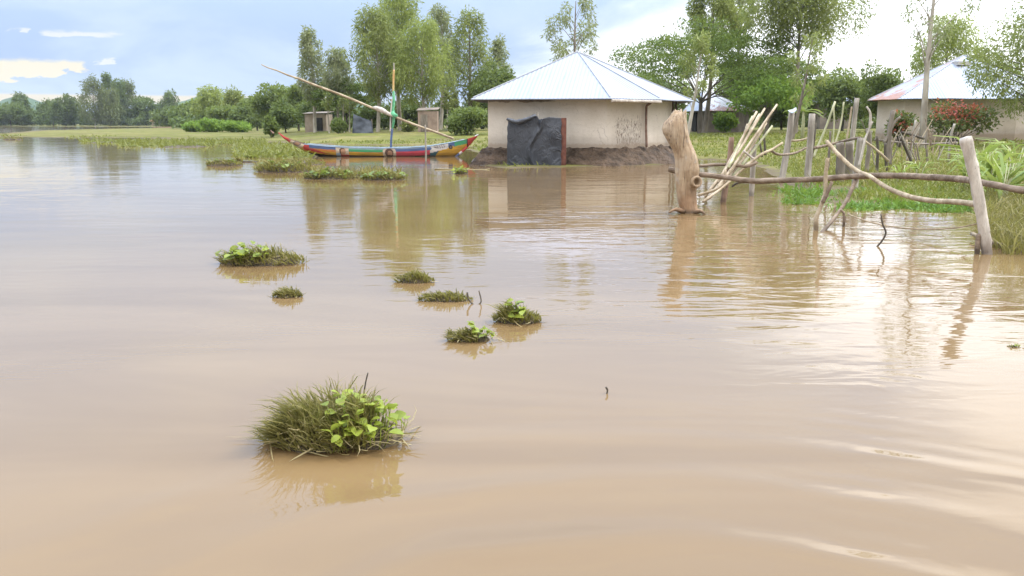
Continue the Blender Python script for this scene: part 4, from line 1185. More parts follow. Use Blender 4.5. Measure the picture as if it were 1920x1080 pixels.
# banana plant
def banana():
    Y = 58; px = 1519
    x = P(px, 0, Y)[0]; zb = gz1(x, Y)
    root = thing('banana_plant', (x, Y, zb), 'banana plant with one bright upright leaf behind the grey posts', 'banana plant')
    zt = P(px, 208, Y)[2]
    m = MB(); m.tube([(x, Y, zb - .05), (x + .03, Y, (zb + zt) / 2), (x, Y, zt)], [0.13, 0.11, 0.07], 8); m.build('stem', MAT['cane_green'], root, smooth=True)
    for k, (ang, up, L, wd) in enumerate(((1.4, 1.6, 1.3, 0.42), (0.2, 0.5, 1.6, 0.4), (3.0, 0.55, 1.5, 0.4), (4.5, 0.7, 1.5, 0.4), (5.6, 0.3, 1.4, 0.36), (2.2, 0.25, 1.3, 0.36))):
        V, F = [], []
        n = 10
        for i in range(n + 1):
            u = i / n
            rr = L * u * math.cos(min(1.4, up)) if up < 1.2 else 0.15 * u
            zz = zt - .1 + L * (u * math.sin(min(up, 1.5)) - (0 if up > 1.2 else 0.55 * u * u))
            ww = wd / 2 * math.sin(math.pi * (0.08 + 0.9 * u)) ** 0.7
            c = np.array((x + math.cos(ang) * rr, Y + math.sin(ang) * rr, zz)); s = np.array((-math.sin(ang), math.cos(ang), 0)) if up < 1.2 else np.array((1, 0.2, 0))
            V += [c - s * ww + (0, 0, .05), c, c + s * ww + (0, 0, .05)]
        for i in range(n):
            F += [(i*3, i*3+1, i*3+4, i*3+3), (i*3+1, i*3+2, i*3+5, i*3+4)]
        obj('leaf', V, F, MAT['bright_leaf' if k == 0 else 'mid_leaf'], root, smooth=True)
banana()

# ------------------------------------------------------------------ dead stump standing in the water
def stump():
    base = G(1292, 399)
    Y = base[1]
    root = thing('dead_stump', base, 'thick bleached dead tree stump with bulging top standing in the water', 'stump')
    rows = [(412, 1276, 1312), (396, 1277, 1309), (380, 1273, 1307), (360, 1270, 1306), (340, 1268, 1308), (318, 1266, 1310), (300, 1265, 1307), (285, 1262, 1303), (272, 1256, 1297), (262, 1251, 1293),
            (250, 1245, 1290), (240, 1243, 1288), (230, 1245, 1287.5), (222, 1251, 1287), (214, 1258, 1287), (209, 1264, 1287)]
    rows = sorted(rows, key=lambda r: -r[0])
    ysm = np.linspace(412, 209, 64)
    n = 72
    V, F = [], []
    for i, yy in enumerate(ysm):
        l = np.interp(-yy, [-r[0] for r in rows], [r[1] for r in rows]); rr_ = np.interp(-yy, [-r[0] for r in rows], [r[2] for r in rows])
        a, c = P(l, yy, Y), P(rr_, yy, Y)
        ctr = (a + c) / 2; R = (c[0] - a[0]) / 2
        for k in range(n):
            an = 2 * math.pi * k / n
            f = 1 + 0.13 * mnoise.noise((math.cos(an) * 1.3, math.sin(an) * 1.3, ctr[2] * 1.6)) + 0.10 * mnoise.noise((math.cos(an) * 4.5, math.sin(an) * 4.5, ctr[2] * 0.8 + 5)) + 0.03 * mnoise.noise((math.cos(an) * 10, math.sin(an) * 10, ctr[2] * 1.5))
            dz = 0.0
            if i > 57: dz = (i - 57) * 0.03 * mnoise.noise((math.cos(an) * 2.5, math.sin(an) * 2.5, 3.3))
            V.append((ctr[0] + math.cos(an) * R * f, ctr[1] + math.sin(an) * R * 0.9 * f, ctr[2] + dz))
    for i in range(len(ysm) - 1):
        for k in range(n):
            F.append((i * n + k, i * n + (k + 1) % n, (i + 1) * n + (k + 1) % n, (i + 1) * n + k))
    top = len(V); V.append(P(1276, 213, Y)); 
    for k in range(n):
        F.append(((len(ysm) - 1) * n + k, (len(ysm) - 1) * n + (k + 1) % n, top))
    obj('trunk', V, F, MAT['stump_wood'], root, smooth=True)
    # hollow branch stub
    q = P(1305, 341, Y - 0.20); dr = np.array((0.25, -0.9, 0.1)); dr /= np.linalg.norm(dr)
    u = np.cross(dr, (0, 0, 1)); u /= np.linalg.norm(u); v = np.cross(u, dr)
    prof = [(-0.25, 0.11), (-0.02, 0.105), (0.03, 0.115), (0.06, 0.10), (0.05, 0.07), (-0.02, 0.055), (-0.12, 0.045)]
    V, F = [], []
    for d_, r_ in prof:
        for k in range(14):
            an = 2 * math.pi * k / 14
            V.append(q + dr * d_ + u * math.cos(an) * r_ + v * math.sin(an) * r_)
    for i in range(len(prof) - 1):
        for k in range(14):
            F.append((i * 14 + k, i * 14 + (k + 1) % 14, (i + 1) * 14 + (k + 1) % 14, (i + 1) * 14 + k))
    F.append(tuple((len(prof) - 1) * 14 + k for k in range(14)))
    obj('branch_stub', V, F, MAT['stump_wood'], root, smooth=True)
    m = MB()
    for (p, q_, c) in (((1282, 397), (1266, 393), (1254, 399)), ((1300, 398), (1314, 396), (1322, 402))):
        m.tube(smooth_path([P(*p, Y - .1), P(*q_, Y - .2), P(*c, Y - .3)], 4), [0.05, 0.048, .045, .04, .035, .03, .025, .02, .015], 7, 0.1)
    m.build('root', MAT['stump_wood'], root, smooth=True)
stump()

# ------------------------------------------------------------------ fence: posts, rails, canes, branches
def pole(name, label, cat, pts, Y, r, mat, group=None, n=9, sub=4, foot=0.0, wob=0.08, seed=1, taper=1.0):
    """pts in photo pixels; Y one depth or a depth per point; r radius in pixels (one, or first and last)"""
    Ys = [Y] * len(pts) if isinstance(Y, (int, float)) else list(Y)
    w = [P(p[0], p[1], yy) for p, yy in zip(pts, Ys)]
    if foot:
        e = w[-1] - w[-2]; e /= np.linalg.norm(e)
        w.append(w[-1] + e * foot)
    q = smooth_path(w, sub)
    r0, r1 = (r, r * taper) if isinstance(r, (int, float)) else r
    k = PX(Ys[0])
    rnd = random.Random(seed)
    rr = [(r0 + (r1 - r0) * i / (len(q) - 1)) * k * (1 + 0.10 * (rnd.random() - 0.5)) for i in range(len(q))]
    m = MB(); m.tube(q, rr, n, wob * 0.5, seed)
    base = w[-1]
    return tag(m.build(name, MAT[mat], loc=base, smooth=True), label, cat, group)
def WY(px, py):
    return float(G(px, py)[1])
PG = 'posts of the broken fence'
pole('fence_post', 'leaning pale round post nearest on the right, standing in the water', 'post', [(1810, 258), (1818, 290), (1827, 330), (1838, 390), (1846, 440), (1851, 474)], WY(1850, 476), (11.2, 9.5), 'post_white', PG, 14, foot=0.25, wob=0.10)
pole('fence_post', 'short rotten stub beside the foot of the nearest pale post', 'post', [(1836, 438), (1833, 455), (1832, 474)], WY(1832, 476), (4.5, 5), 'branch_brown', PG, foot=0.15)
pole('fence_post', 'reddish brown post holding up the bundle of canes', 'post', [(1372, 257), (1368, 300), (1362, 340), (1356, 379)], WY(1356, 379), (5, 6), 'post_brown', PG, foot=0.3)
pole('fence_post', 'grey post standing behind the bundle of canes', 'post', [(1414, 270), (1412, 310), (1409, 367)], WY(1409, 367), (5, 5), 'post_grey', PG, foot=0.3)
pole('fence_post', 'straight grey post with a pale rag on its top', 'post', [(1485, 208), (1479, 260), (1468, 326)], 25.5, (5.5, 6.5), 'post_grey', PG, foot=0.4)
pole('fence_post', 'tall grey post beside a dark splinter of wood', 'post', [(1523, 213), (1519, 270), (1514, 333)], 24.5, (6, 6.5), 'post_grey', PG, foot=0.4)
pole('fence_post', 'dark splintered post leaning on the tall grey one', 'post', [(1528, 230), (1525, 262), (1519, 300)], 25.0, (3, 5), 'bark_dark', PG, foot=0.5)
pole('fence_post', 'grey post with a silver forked branch at its top', 'post', [(1614, 258), (1610, 290), (1604, 338)], 22.5, (6, 7), 'post_grey', PG, foot=0.5)
pole('fence_post', 'pale concrete grey post far back before the dark trees', 'post', [(1607, 184), (1602, 225), (1598, 262)], 36, (4.5, 5), 'post_grey', PG, foot=0.5)
o = obj('rag', *(lambda q: ([q + (-.10, -.02, -.03), q + (.02, -.05, .06), q + (.10, 0, .08), q + (.02, .06, .03), q + (-.04, -.10, -.08), q + (.07, -.11, -.01), q + (-.12, .02, .0)], [(0, 1, 3, 6), (1, 2, 3), (0, 4, 5, 1), (1, 5, 2)]))(P(1486, 207, 25.4)), MAT['rag_blue'], loc=P(1486, 207, 25.4))
sm = o.modifiers.new('thick', 'SOLIDIFY'); sm.thickness = 0.02
tag(o, 'pale blue plastic rag caught on top of a grey post', 'rag')
RG = 'rails and branches of the broken fence'
pole('fence_rail', 'long dark crooked rail running from the stump to the right', 'rail', [(1254, 317), (1280, 324), (1312, 327), (1350, 331), (1405, 339), (1470, 338), (1530, 336), (1600, 331), (1660, 329), (1740, 332), (1800, 336), (1850, 344), (1900, 354), (1960, 362), (2030, 372)],
     [17.3, 17.2, 17.1, 16.9, 16.6, 16.2, 15.8, 15.3, 14.8, 14.0, 13.3, 12.6, 12.2, 11.8, 11.3], (5.2, 4.6), 'branch_brown', RG, 10, seed=4, wob=0.2)
pole('branch', 'pale bent branch crossing the long rail and ending at the nearest post', 'branch', [(1550, 265), (1575, 293), (1605, 319), (1630, 330), (1660, 350), (1700, 367), (1745, 376), (1800, 379), (1842, 385)], [16.0, 15.7, 15.4, 15, 14.6, 14, 13.4, 12.8, 12.3], (3.4, 4.6), 'branch_tan', RG, seed=5)
pole('branch', 'silver forked branch standing up from the grey post', 'branch', [(1636, 228), (1630, 242), (1622, 262), (1616, 290), (1610, 312)], 22.0, (1.4, 2.8), 'post_white', RG, seed=6)
pole('branch', 'thin silver twig at the fork above the grey post', 'branch', [(1625, 200), (1632, 214), (1631, 240)], 22.1, (1.5, 3), 'post_white', RG, seed=6)
pole('branch', 'slanting grey branch dipping from the rail into the water', 'branch', [(1612, 322), (1598, 352), (1586, 378), (1565, 408), (1543, 434)], [15.4, 15.2, 15.0, 14.7, WY(1543, 434)], (4.2, 3.0), 'branch_brown', RG, foot=0.2, seed=7)
pole('branch', 'upright forked brown branch in the water left of the slanting one', 'branch', [(1552, 296), (1548, 330), (1548, 358), (1540, 385), (1531, 408), (1530, 432)], WY(1530, 432), (3.5, 5), 'branch_tan', RG, foot=0.2, seed=8)
pole('branch', 'short side fork on the upright brown branch', 'branch', [(1560, 340), (1553, 358), (1543, 380)], WY(1530, 432) - 0.05, (3, 4), 'branch_brown', RG, seed=8)
pole('branch', 'short brown stick below the slanting grey branch', 'branch', [(1576, 393), (1583, 402), (1582, 425)], WY(1582, 425), (2.5, 3), 'branch_brown', RG, foot=0.2, seed=9)
pole('branch', 'long thin branch lying low across the water at the right edge', 'branch', [(1822, 438), (1850, 450), (1880, 460), (1925, 474), (1990, 492)], [13.0, 12.4, 12.1, 11.7, 11.2], (3.5, 5), 'branch_tan', RG, seed=10)
pole('vine', 'thin slack vine hanging just over the water below the branch', 'vine', [(1590, 402), (1630, 416), (1680, 426), (1740, 430), (1800, 426), (1846, 416)], [14.6, 14.0, 13.6, 13.2, 12.8, 12.3], (1.3, 1.3), 'rope', None, 6, seed=11)
pole('twig', 'thin crooked twig poking out of the water below the branch', 'twig', [(1652, 402), (1655, 420), (1661, 436), (1655, 450), (1645, 462)], WY(1648, 462), (1.6, 2.2), 'bark_dark', None, 6, foot=0.1, seed=12)
pole('branch', 'forked pale branch to the right of the bundle of canes', 'branch', [(1467, 268), (1448, 280), (1430, 288), (1410, 302), (1385, 322), (1368, 336)], [20.5, 20.3, 20.1, 19.9, 19.6, 19.4], (2.2, 3.4), 'branch_tan', RG, seed=13)
pole('branch', 'thin rail between the pale branch and the tall grey post', 'branch', [(1446, 283), (1462, 290), (1490, 287), (1512, 277)], [20.3, 21.5, 23.5, 24.4], (2.5, 2.5), 'branch_brown', RG, seed=14)
pole('branch', 'short pale stick lying across the bundle of canes', 'branch', [(1394, 283), (1404, 291), (1413, 298)], 19.0, (2, 2), 'post_white', RG, seed=15)
pole('branch', 'rail between the two tall grey posts', 'branch', [(1484, 264), (1500, 263), (1518, 258)], 24.9, (2, 2), 'branch_tan', RG, seed=16)
pole('branch', 'dark rail behind the cane bundle close to the stump', 'branch', [(1305, 312), (1340, 309), (1370, 309), (1400, 312), (1420, 304)], 19.2, (3, 3), 'branch_brown', RG, seed=17)
pole('branch', 'low pale stick bent at the foot of the stump', 'branch', [(1308, 366), (1330, 360), (1350, 350), (1358, 338), (1360, 318)], 18.3, (2.8, 2.4), 'branch_tan', RG, seed=18)
pole('branch', 'lower pale stick dipping into the water beside the stump', 'branch', [(1318, 378), (1332, 368), (1346, 358), (1372, 336), (1395, 312)], [18.2, 18.4, 18.6, 19, 19.3], (2.6, 2.2), 'cane', RG, seed=19)
pole('branch', 'dark low twig by the foot of the brown post', 'branch', [(1372, 350), (1384, 343), (1410, 341)], 19.6, (2, 2), 'bark_dark', RG, seed=20)
pole('branch', 'brown rail leading back from the tall grey post', 'branch', [(1525, 278), (1560, 270), (1592, 262), (1612, 258)], [24.5, 25.5, 25, 23], (3, 2.4), 'branch_brown', RG, seed=21)
pole('branch', 'pale stick propped against the forked grey post', 'branch', [(1622, 265), (1642, 280), (1666, 302)], [22, 22, 22], (2, 2.6), 'branch_tan', RG, seed=22)
CG = 'bundle of canes leaning over the fence'
rnd = random.Random(8)
canes = [((1457, 196), 'longest cane at the right of the leaning bundle'), ((1434, 203), 'pale cane second from the right in the leaning bundle'), ((1446, 212), 'cane lying under the longest one in the leaning bundle'), ((1424, 214), 'middle cane of the leaning bundle'),
         ((1419, 209), 'thick pale cane near the middle of the leaning bundle'), ((1411, 218), 'greenish cane at the left of the leaning bundle'), ((1437, 230), 'cane slanting below the middle of the leaning bundle'), ((1448, 236), 'lowest cane on the right side of the leaning bundle'), ((1402, 232), 'leftmost short cane of the leaning bundle'), ((1440, 222), 'cane crossing the centre of the leaning bundle')]
feet = [(1330, 372), (1322, 368), (1340, 362), (1336, 352), (1346, 342), (1366, 314), (1350, 350), (1356, 352), (1370, 306), (1326, 374)]
for i, ((tp, lab), ft) in enumerate(zip(canes, feet)):
    mx = ((tp[0] + ft[0]) / 2 + rnd.uniform(-3, 3) + 1.5, (tp[1] + ft[1]) / 2 + 2)
    pole('cane', lab, 'cane', [tp, mx, ft], [19.6 + .08 * (i % 4), 19.1 + .06 * i, 18.6 + 0.05 * i], (2.1, 2.7), 'cane_green' if i in (5, 7) else 'cane', CG, 7, seed=30 + i, wob=0.05)
SG = 'thin stakes of the back fence'
stakes = [((1566, 190), (1550, 235), (1534, 274), 27, 2.4, 'cane_green', 'long pale leaning stake right of the tall grey post'),
          ((1563, 196), (1564, 230), (1562, 268), 30, 1.6, 'cane_green', 'thin upright green stake behind the leaning one'),
          ((1582, 191), (1577, 230), (1567, 268), 29, 1.8, 'cane_green', 'thin green stake leaning left in the back fence'),
          ((1597, 200), (1593, 228), (1588, 260), 33, 2.0, 'branch_tan', 'brownish stake beside the far concrete grey post'),
          ((1557, 246), (1556, 270), (1554, 296), 26, 2.5, 'bark_grey', 'short dark stake under the brown rail'),
          ((1575, 268), (1577, 290), (1576, 320), 25, 9, 'bark_grey', 'stout dark weathered stump post under the brown rail'),
          ((1592, 266), (1593, 290), (1592, 322), 25.5, 8, 'bark_grey', 'second stout weathered stump post under the brown rail'),
          ((1628, 240), (1630, 270), (1627, 300), 27, 4.5, 'bark_grey', 'weathered stake right of the forked grey post'),
          ((1644, 255), (1646, 280), (1645, 304), 28, 3, 'bark_dark', 'dark stake left of the knotted forked stake'),
          ((1675, 207), (1668, 245), (1666, 290), 30, 5, 'bark_grey', 'knotted dark forked stake in front of the pale hut wall'),
          ((1688, 220), (1678, 228), (1667, 250), 30, 3, 'bark_grey', 'curved arm of the knotted forked stake'),
          ((1688, 256), (1696, 274), (1704, 292), 29, 2.6, 'bark_dark', 'dark slanting stake left of the thin trunked tree'),
          ((1717, 225), (1712, 255), (1708, 286), 31, 2.5, 'post_grey', 'pale thin stake touching the thin trunked tree'),
          ((1790, 232), (1783, 255), (1780, 284), 31, 2.6, 'post_grey', 'lone pale curved stake below the red flowered bush'),
          ((1690, 248), (1706, 252), (1733, 260), 31, 2.5, 'bark_dark', 'dark broken rail in front of the thin trunked tree'),
          ((1640, 262), (1720, 270), (1795, 268), 32, 2.2, 'bark_grey', 'long low rail of the back fence below the red flowers'),
          ((1660, 268), (1660, 290), (1661, 300), 29, 3, 'bark_dark', 'stub of dark wood at the foot of the knotted stake'),
          ((1740, 240), (1736, 262), (1738, 288), 33, 2.2, 'bark_grey', 'grey stake just right of the thin trunked tree'),
          ((1432, 252), (1433, 262), (1434, 276), 40, 2.4, 'bark_dark', 'short dark stake in the green yard behind the canes'),
          ((1424, 258), (1425, 268), (1427, 280), 41, 1.8, 'bark_dark', 'thinner dark stake in the green yard behind the canes'),
          ((1700, 262), (1700, 280), (1701, 296), 30, 2.2, 'branch_tan', 'pale brown stub between the slanting stake and the tree'),
          ((1604, 330), (1604, 318), (1606, 305), 24, 2.2, 'branch_tan', 'small pale stub beside the forked grey post')]
for i, (a, b_, c, Y, r, mt_, lab) in enumerate(stakes):
    pole('fence_stake', lab, 'stake', [a, b_, c], Y, (r * 0.85, r), mt_, SG, 7, seed=60 + i, foot=0.35 if abs(c[1] - a[1]) > 20 else 0, wob=0.2)
rb = random.Random(12)
for i in range(26):
    x0 = rb.uniform(1622, 1800); y1 = rb.uniform(268, 298)
    L_ = rb.uniform(22, 55); dx_ = rb.uniform(-22, 22) if rb.random() < 0.7 else rb.uniform(-45, 45)
    pole('brushwood_stick', 'thin grey brushwood stick tangled among the stakes of the back fence', 'stick', [(x0 + dx_, y1 - L_), (x0 + dx_ * .4 + rb.uniform(-4, 4), y1 - L_ * .5), (x0, y1)], rb.uniform(26, 32), (0.7, rb.uniform(1.0, 1.8)), rb.choice(['bark_grey', 'post_grey', 'branch_brown', 'branch_tan']), 'brushwood sticks of the back fence', 6, seed=200 + i, foot=0.2, wob=0.2)
pole('mooring_post', 'thin pale pole in the water in front of the boat stern', 'pole', [(797, 234), (798, 260), (798.5, 285), (798.5, 306)], WY(798, 306), (1.3, 2.0), 'post_grey', None, 7, foot=0.3)

# ------------------------------------------------------------------ floating grass clumps
def clump(name, label, cat, px, py, wpx, hpx, ngrass=700, hyac=(0, 0, 0.5), group=None, grass='grass_olive', leafm='hyacinth', seed=1, dead=0, deep=0.75, blade=1.3, tilt=0.16, halfgrass=None, rootk=0.55, lsz=0.40):
    """px, py: middle of the waterline in front; wpx width, hpx height in pixels"""
    rng = np.random.default_rng(seed)
    f = G(px, py)
    Y = f[1]
    w = wpx * PX(Y) / 2
    dy = w * deep
    c = np.array((f[0], Y + dy * 0.85, 0))
    h = max(0.03, hpx * PX(Y))
    root = thing(name, c, label, cat, group)
    # root mat
    V, F = [], []
    n, k = 40, 9
    for j in range(k):
        q = j / (k - 1)
        for i in range(n):
            an = 2 * math.pi * i / n
            R = 1 + 0.28 * mnoise.noise((math.cos(an) * 1.6, math.sin(an) * 1.6, seed * 3.1)) + 0.12 * mnoise.noise((math.cos(an) * 5, math.sin(an) * 5, seed * 1.7))
            z = h * rootk * (1 - q ** 2) ** 0.8 - 0.03 * q + 0.05 * h * mnoise.noise((math.cos(an) * q * 5, math.sin(an) * q * 5, seed))
            V.append((c[0] + math.cos(an) * w * q * R * 0.92, c[1] + math.sin(an) * dy * q * R * 0.92, z))
    for j in range(k - 1):
        for i in range(n):
            F.append((j * n + i, (j + 1) * n + i, (j + 1) * n + (i + 1) % n, j * n + (i + 1) % n))
    obj('root_mat', V, F, MAT['root_mud'], root, smooth=True)
    def pts(k, x0=-1, x1=1):
        a = rng.uniform(0, 2 * math.pi, k * 3); r = np.sqrt(rng.random(k * 3)) * 0.97
        qx, qy = np.cos(a) * r, np.sin(a) * r
        s = (qx >= x0) & (qx <= x1)
        qx, qy = qx[s][:k], qy[s][:k]
        rr = np.hypot(qx, qy)
        return qx, qy, np.stack([c[0] + qx * w, c[1] + qy * dy, h * rootk * np.maximum(0, 1 - rr ** 2) ** 0.8 * 0.85 - 0.005], 1), rr
    if ngrass:
        qx, qy, p, rr = pts(ngrass, *(halfgrass or (-1, 1)))
        k = len(p)
        L = h * (0.22 + 0.78 * rng.random(k) ** 1.5) * (1 - 0.30 * rr ** 2) * blade
        L *= np.clip(0.75 + 1.5 * fbm(qx * 2.3 + seed, qy * 2.0, seed, 2), 0.35, 1.35)
        out = np.stack([qx, qy, np.zeros(k)], 1) * 0.34 + rng.normal(size=(k, 3)) * np.array((tilt, tilt, 0.05))
        out[:, 0] += fbm(qx * 2.8, qy * 2.8, seed + 7, 2) * 1.7 - 0.05; out[:, 1] += fbm(qx * 2.8, qy * 2.8, seed + 19, 2) * 1.5
        d_ = out * 0.7 + np.array((0, 0, 1.0)); d_ /= np.linalg.norm(d_, axis=1, keepdims=True)
        bend = out * 1.0 + rng.normal(size=(k, 3)) * np.array((0.30, 0.30, 0.0)) + np.array((0, 0, -0.22))
        V, F = blade_mesh(p, d_, bend, L, (0.0035 + 0.0009 * Y) * (0.6 + 0.8 * rng.random(k)), rng)
        tag(obj('grass_blades', V, F, MAT[grass], root), kind='stuff')
    if dead:
        qx, qy, p, rr = pts(dead)
        k = len(p)
        p = p + np.stack([qx * w, qy * dy, np.zeros(k)], 1) * (rng.random((k, 1)) * 0.28 - 0.1)
        p[:, 2] = np.maximum(p[:, 2] - h * 0.06, 0.004)
        a = rng.uniform(0, 6.28, k)
        d_ = np.stack([np.cos(a), np.sin(a), rng.normal(size=k) * 0.18 + 0.05], 1)
        V, F = blade_mesh(p + np.array((0, 0, h * 0.08)), d_, rng.normal(size=(k, 3)) * 0.25, h * (0.3 + 0.6 * rng.random(k)), np.full(k, 0.004 + 0.0011 * Y), rng)
        obj('dead_stalks', V, F, MAT['straw'], root)
    if hyac[0]:
        nh, x0, x1 = hyac
        qx, qy, p, rr = pts(nh * 2, x0, x1)
        fr = np.argsort(qy + 0.9 * rng.random(len(qy)))[:nh]
        qx, qy, p, rr = qx[fr], qy[fr], p[fr], rr[fr]
        k = len(p)
        st, lf = MB(), MB()
        for i in range(k):
            hgt = h * (0.25 + 0.42 * rng.random()) * (1 - 0.3 * rr[i])
            o2 = np.array((qx[i] * 0.3 + rng.normal() * 0.25, qy[i] * 0.3 + rng.normal() * 0.25, 0)) * hgt
            tip = np.array((p[i][0], p[i][1], max(0.0, p[i][2]))) + o2 + np.array((0, 0, hgt))
            st.tube([p[i], (p[i] + tip) / 2 + o2 * 0.2, tip], [0.10 * hgt * .35, 0.06 * hgt * .4, 0.04 * hgt * .4], 5)
            an = rng.uniform(0, 6.28); el_ = rng.uniform(-0.25, 0.8)
            dv = np.array((math.cos(an) * math.cos(el_), math.sin(an) * math.cos(el_), math.sin(el_)))
            sv = np.cross(dv, np.array((rng.normal() * 0.4, rng.normal() * 0.4, 1.0))); sv /= np.linalg.norm(sv)
            nv = np.cross(sv, dv)
            ls = h * lsz * (0.45 + 0.9 * rng.random())
            V, F = [], []
            m_ = 6
            for a_ in range(m_ + 1):
                u = a_ / m_
                ww = ls * 0.42 * math.sin(math.pi * min(1, 0.06 + 0.94 * u)) ** 0.65 if a_ < m_ else 0.004
                cc = tip + dv * ls * u - nv * ls * 0.22 * u * u
                V += [cc - sv * ww + nv * ww * 0.3, cc, cc + sv * ww + nv * ww * 0.3]
            for a_ in range(m_):
                F += [(a_*3, a_*3+1, a_*3+4, a_*3+3), (a_*3+1, a_*3+2, a_*3+5, a_*3+4)]
            lf.add(V, F)
        st.build('leaf_stalks', MAT[leafm], root, smooth=True)
        lf.build('leaves', MAT[leafm], root, smooth=True)
    return root
CLG = 'clumps of grass and water hyacinth in the flood water'
clump('grass_clump', 'largest nearest clump, grass on its left and broad leaves on its right', 'grass clump', 615, 850, 300, 102, 3000, (85, 0.05, 1), CLG, seed=3, dead=260, deep=0.62, halfgrass=(-1, 0.5), blade=1.5, lsz=0.22)
clump('grass_clump', 'leafy clump farthest left in the middle water', 'grass clump', 484, 499, 174, 38, 900, (46, -1.0, 0.1), CLG, 'grass_olive', seed=4, dead=110, deep=0.5)
clump('grass_clump', 'tiny dark clump below the leafy left one', 'grass clump', 536, 559, 60, 22, 420, (0, 0, 0), CLG, seed=5, dead=14, deep=0.5)
clump('grass_clump', 'plain grassy clump in the reflection of the tall trees', 'grass clump', 776, 531, 80, 26, 520, (0, 0, 0), CLG, seed=6, dead=20, deep=0.55)
clump('grass_clump', 'flat grassy clump with a dark twig at its right end', 'grass clump', 834, 566, 112, 22, 620, (0, 0, 0), CLG, seed=7, dead=24, deep=0.4)
clump('grass_clump', 'rounded clump with bright leaves farthest right in the open water', 'grass clump', 971, 608, 98, 40, 600, (22, -0.5, 0.3), CLG, seed=8, dead=24, deep=0.55)
clump('grass_clump', 'clump with bright leaves on its right, nearer than the rounded one', 'grass clump', 883, 642, 96, 34, 480, (26, -0.05, 1), CLG, seed=9, dead=30, deep=0.5, halfgrass=(-1, 0.3))
pole('twig', 'dark curled twig at the right end of the flat grassy clump', 'twig', [(876, 548), (878, 560), (890, 572), (902, 566), (898, 545)], WY(885, 570), (2, 1.2), 'bark_dark', None, 6)
pole('twig', 'small dark twig floating alone below the bright leaved clumps', 'twig', [(1136, 726), (1139, 731), (1138, 738)], WY(1138, 738), (2.2, 1.5), 'bark_dark', None, 6)
pole('twig', 'thin dark seed stalk rising from the largest clump', 'twig', [(690, 699), (686, 715), (681, 745)], float(G(690, 800)[1]), (1.3, 1.6), 'bark_dark', None, 6)
# the weedy spit in front of the boat
MGp = 'weedy clumps in front of the boat'
clump('weed_clump', 'leftmost dark weed clump on the open water before the boat', 'weed clump', 416, 311, 70, 13, 420, (14, -1, 1), MGp, 'grass_olive', 'hyacinth_dull', seed=14, deep=0.6, rootk=0.7)
clump('weed_clump', 'thick brownish weed clump below the bow of the boat', 'weed clump', 522, 323, 112, 20, 1100, (20, -1, 1), MGp, 'grass_olive', 'hyacinth_dull', seed=15, deep=0.7, rootk=0.75)
clump('weed_clump', 'dull weed clump close under the bow behind the brownish one', 'weed clump', 566, 309, 84, 9, 700, (0, 0, 0), MGp, 'grass_olive', 'hyacinth_dull', seed=16, deep=0.8, rootk=0.75)
clump('weed_clump', 'leafy pale weed clump left of the middle of the boat', 'weed clump', 612, 336, 100, 19, 700, (60, -1, 1), MGp, 'grass_olive', 'hyacinth_dull', seed=17, deep=0.6, rootk=0.6)
clump('weed_clump', 'low dark weed clump between the two pale leafy ones', 'weed clump', 662, 334, 76, 11, 450, (8, -1, 1), MGp, 'grass_olive', 'hyacinth_dull', seed=18, deep=0.6, rootk=0.7)
clump('weed_clump', 'leafy pale weed clump below the boat mast', 'weed clump', 718, 338, 92, 17, 450, (60, -1, 1), MGp, 'grass_olive', 'hyacinth_dull', seed=19, deep=0.5, rootk=0.55)
clump('weed_clump', 'small bright leafy weed clump under the stern of the boat', 'weed clump', 864, 326, 28, 17, 60, (26, -1, 1), MGp, 'grass_olive', 'hyacinth', seed=20, deep=0.7, rootk=0.3)
clump('weed_clump', 'tiny tuft of weed alone between the left clump and the spit', 'weed clump', 447, 305, 14, 12, 90, (0, 0, 0), MGp, seed=21, rootk=0.6)
clump('weed_clump', 'tiny scrap of floating leaves at the right edge of the water', 'weed clump', 1905, 652, 30, 8, 40, (14, -1, 1), MGp, 'grass_olive', 'hyacinth', seed=22, deep=0.5)
clump('weed_clump', 'dark weed scrap at the far left tip of the grassy spit', 'weed clump', 14, 262, 30, 6, 120, (0, 0, 0), MGp, seed=31, rootk=0.7, deep=1.5)
clump('weed_clump', 'long low weed patch on the water in front of the spit', 'weed clump', 330, 276, 96, 8, 420, (0, 0, 0), MGp, 'grass_land', seed=32, rootk=0.5, deep=1.2)
clump('weed_clump', 'thin weed patch left of the long low one by the spit', 'weed clump', 190, 268, 90, 5, 300, (0, 0, 0), MGp, 'grass_land', seed=33, rootk=0.5, deep=1.2)
pole('floating_stick', 'thin pale stick floating near the foot of the hut bank', 'stick', [(815, 317), (860, 318), (905, 318.5), (918, 317)], WY(870, 318), (1.3, 1.3), 'straw', None, 5)
pole('floating_stick', 'dark stick floating between the left weed clump and the brownish one', 'stick', [(446, 303), (465, 303.5), (488, 304)], WY(465, 304), (2, 2), 'bark_dark', None, 6)

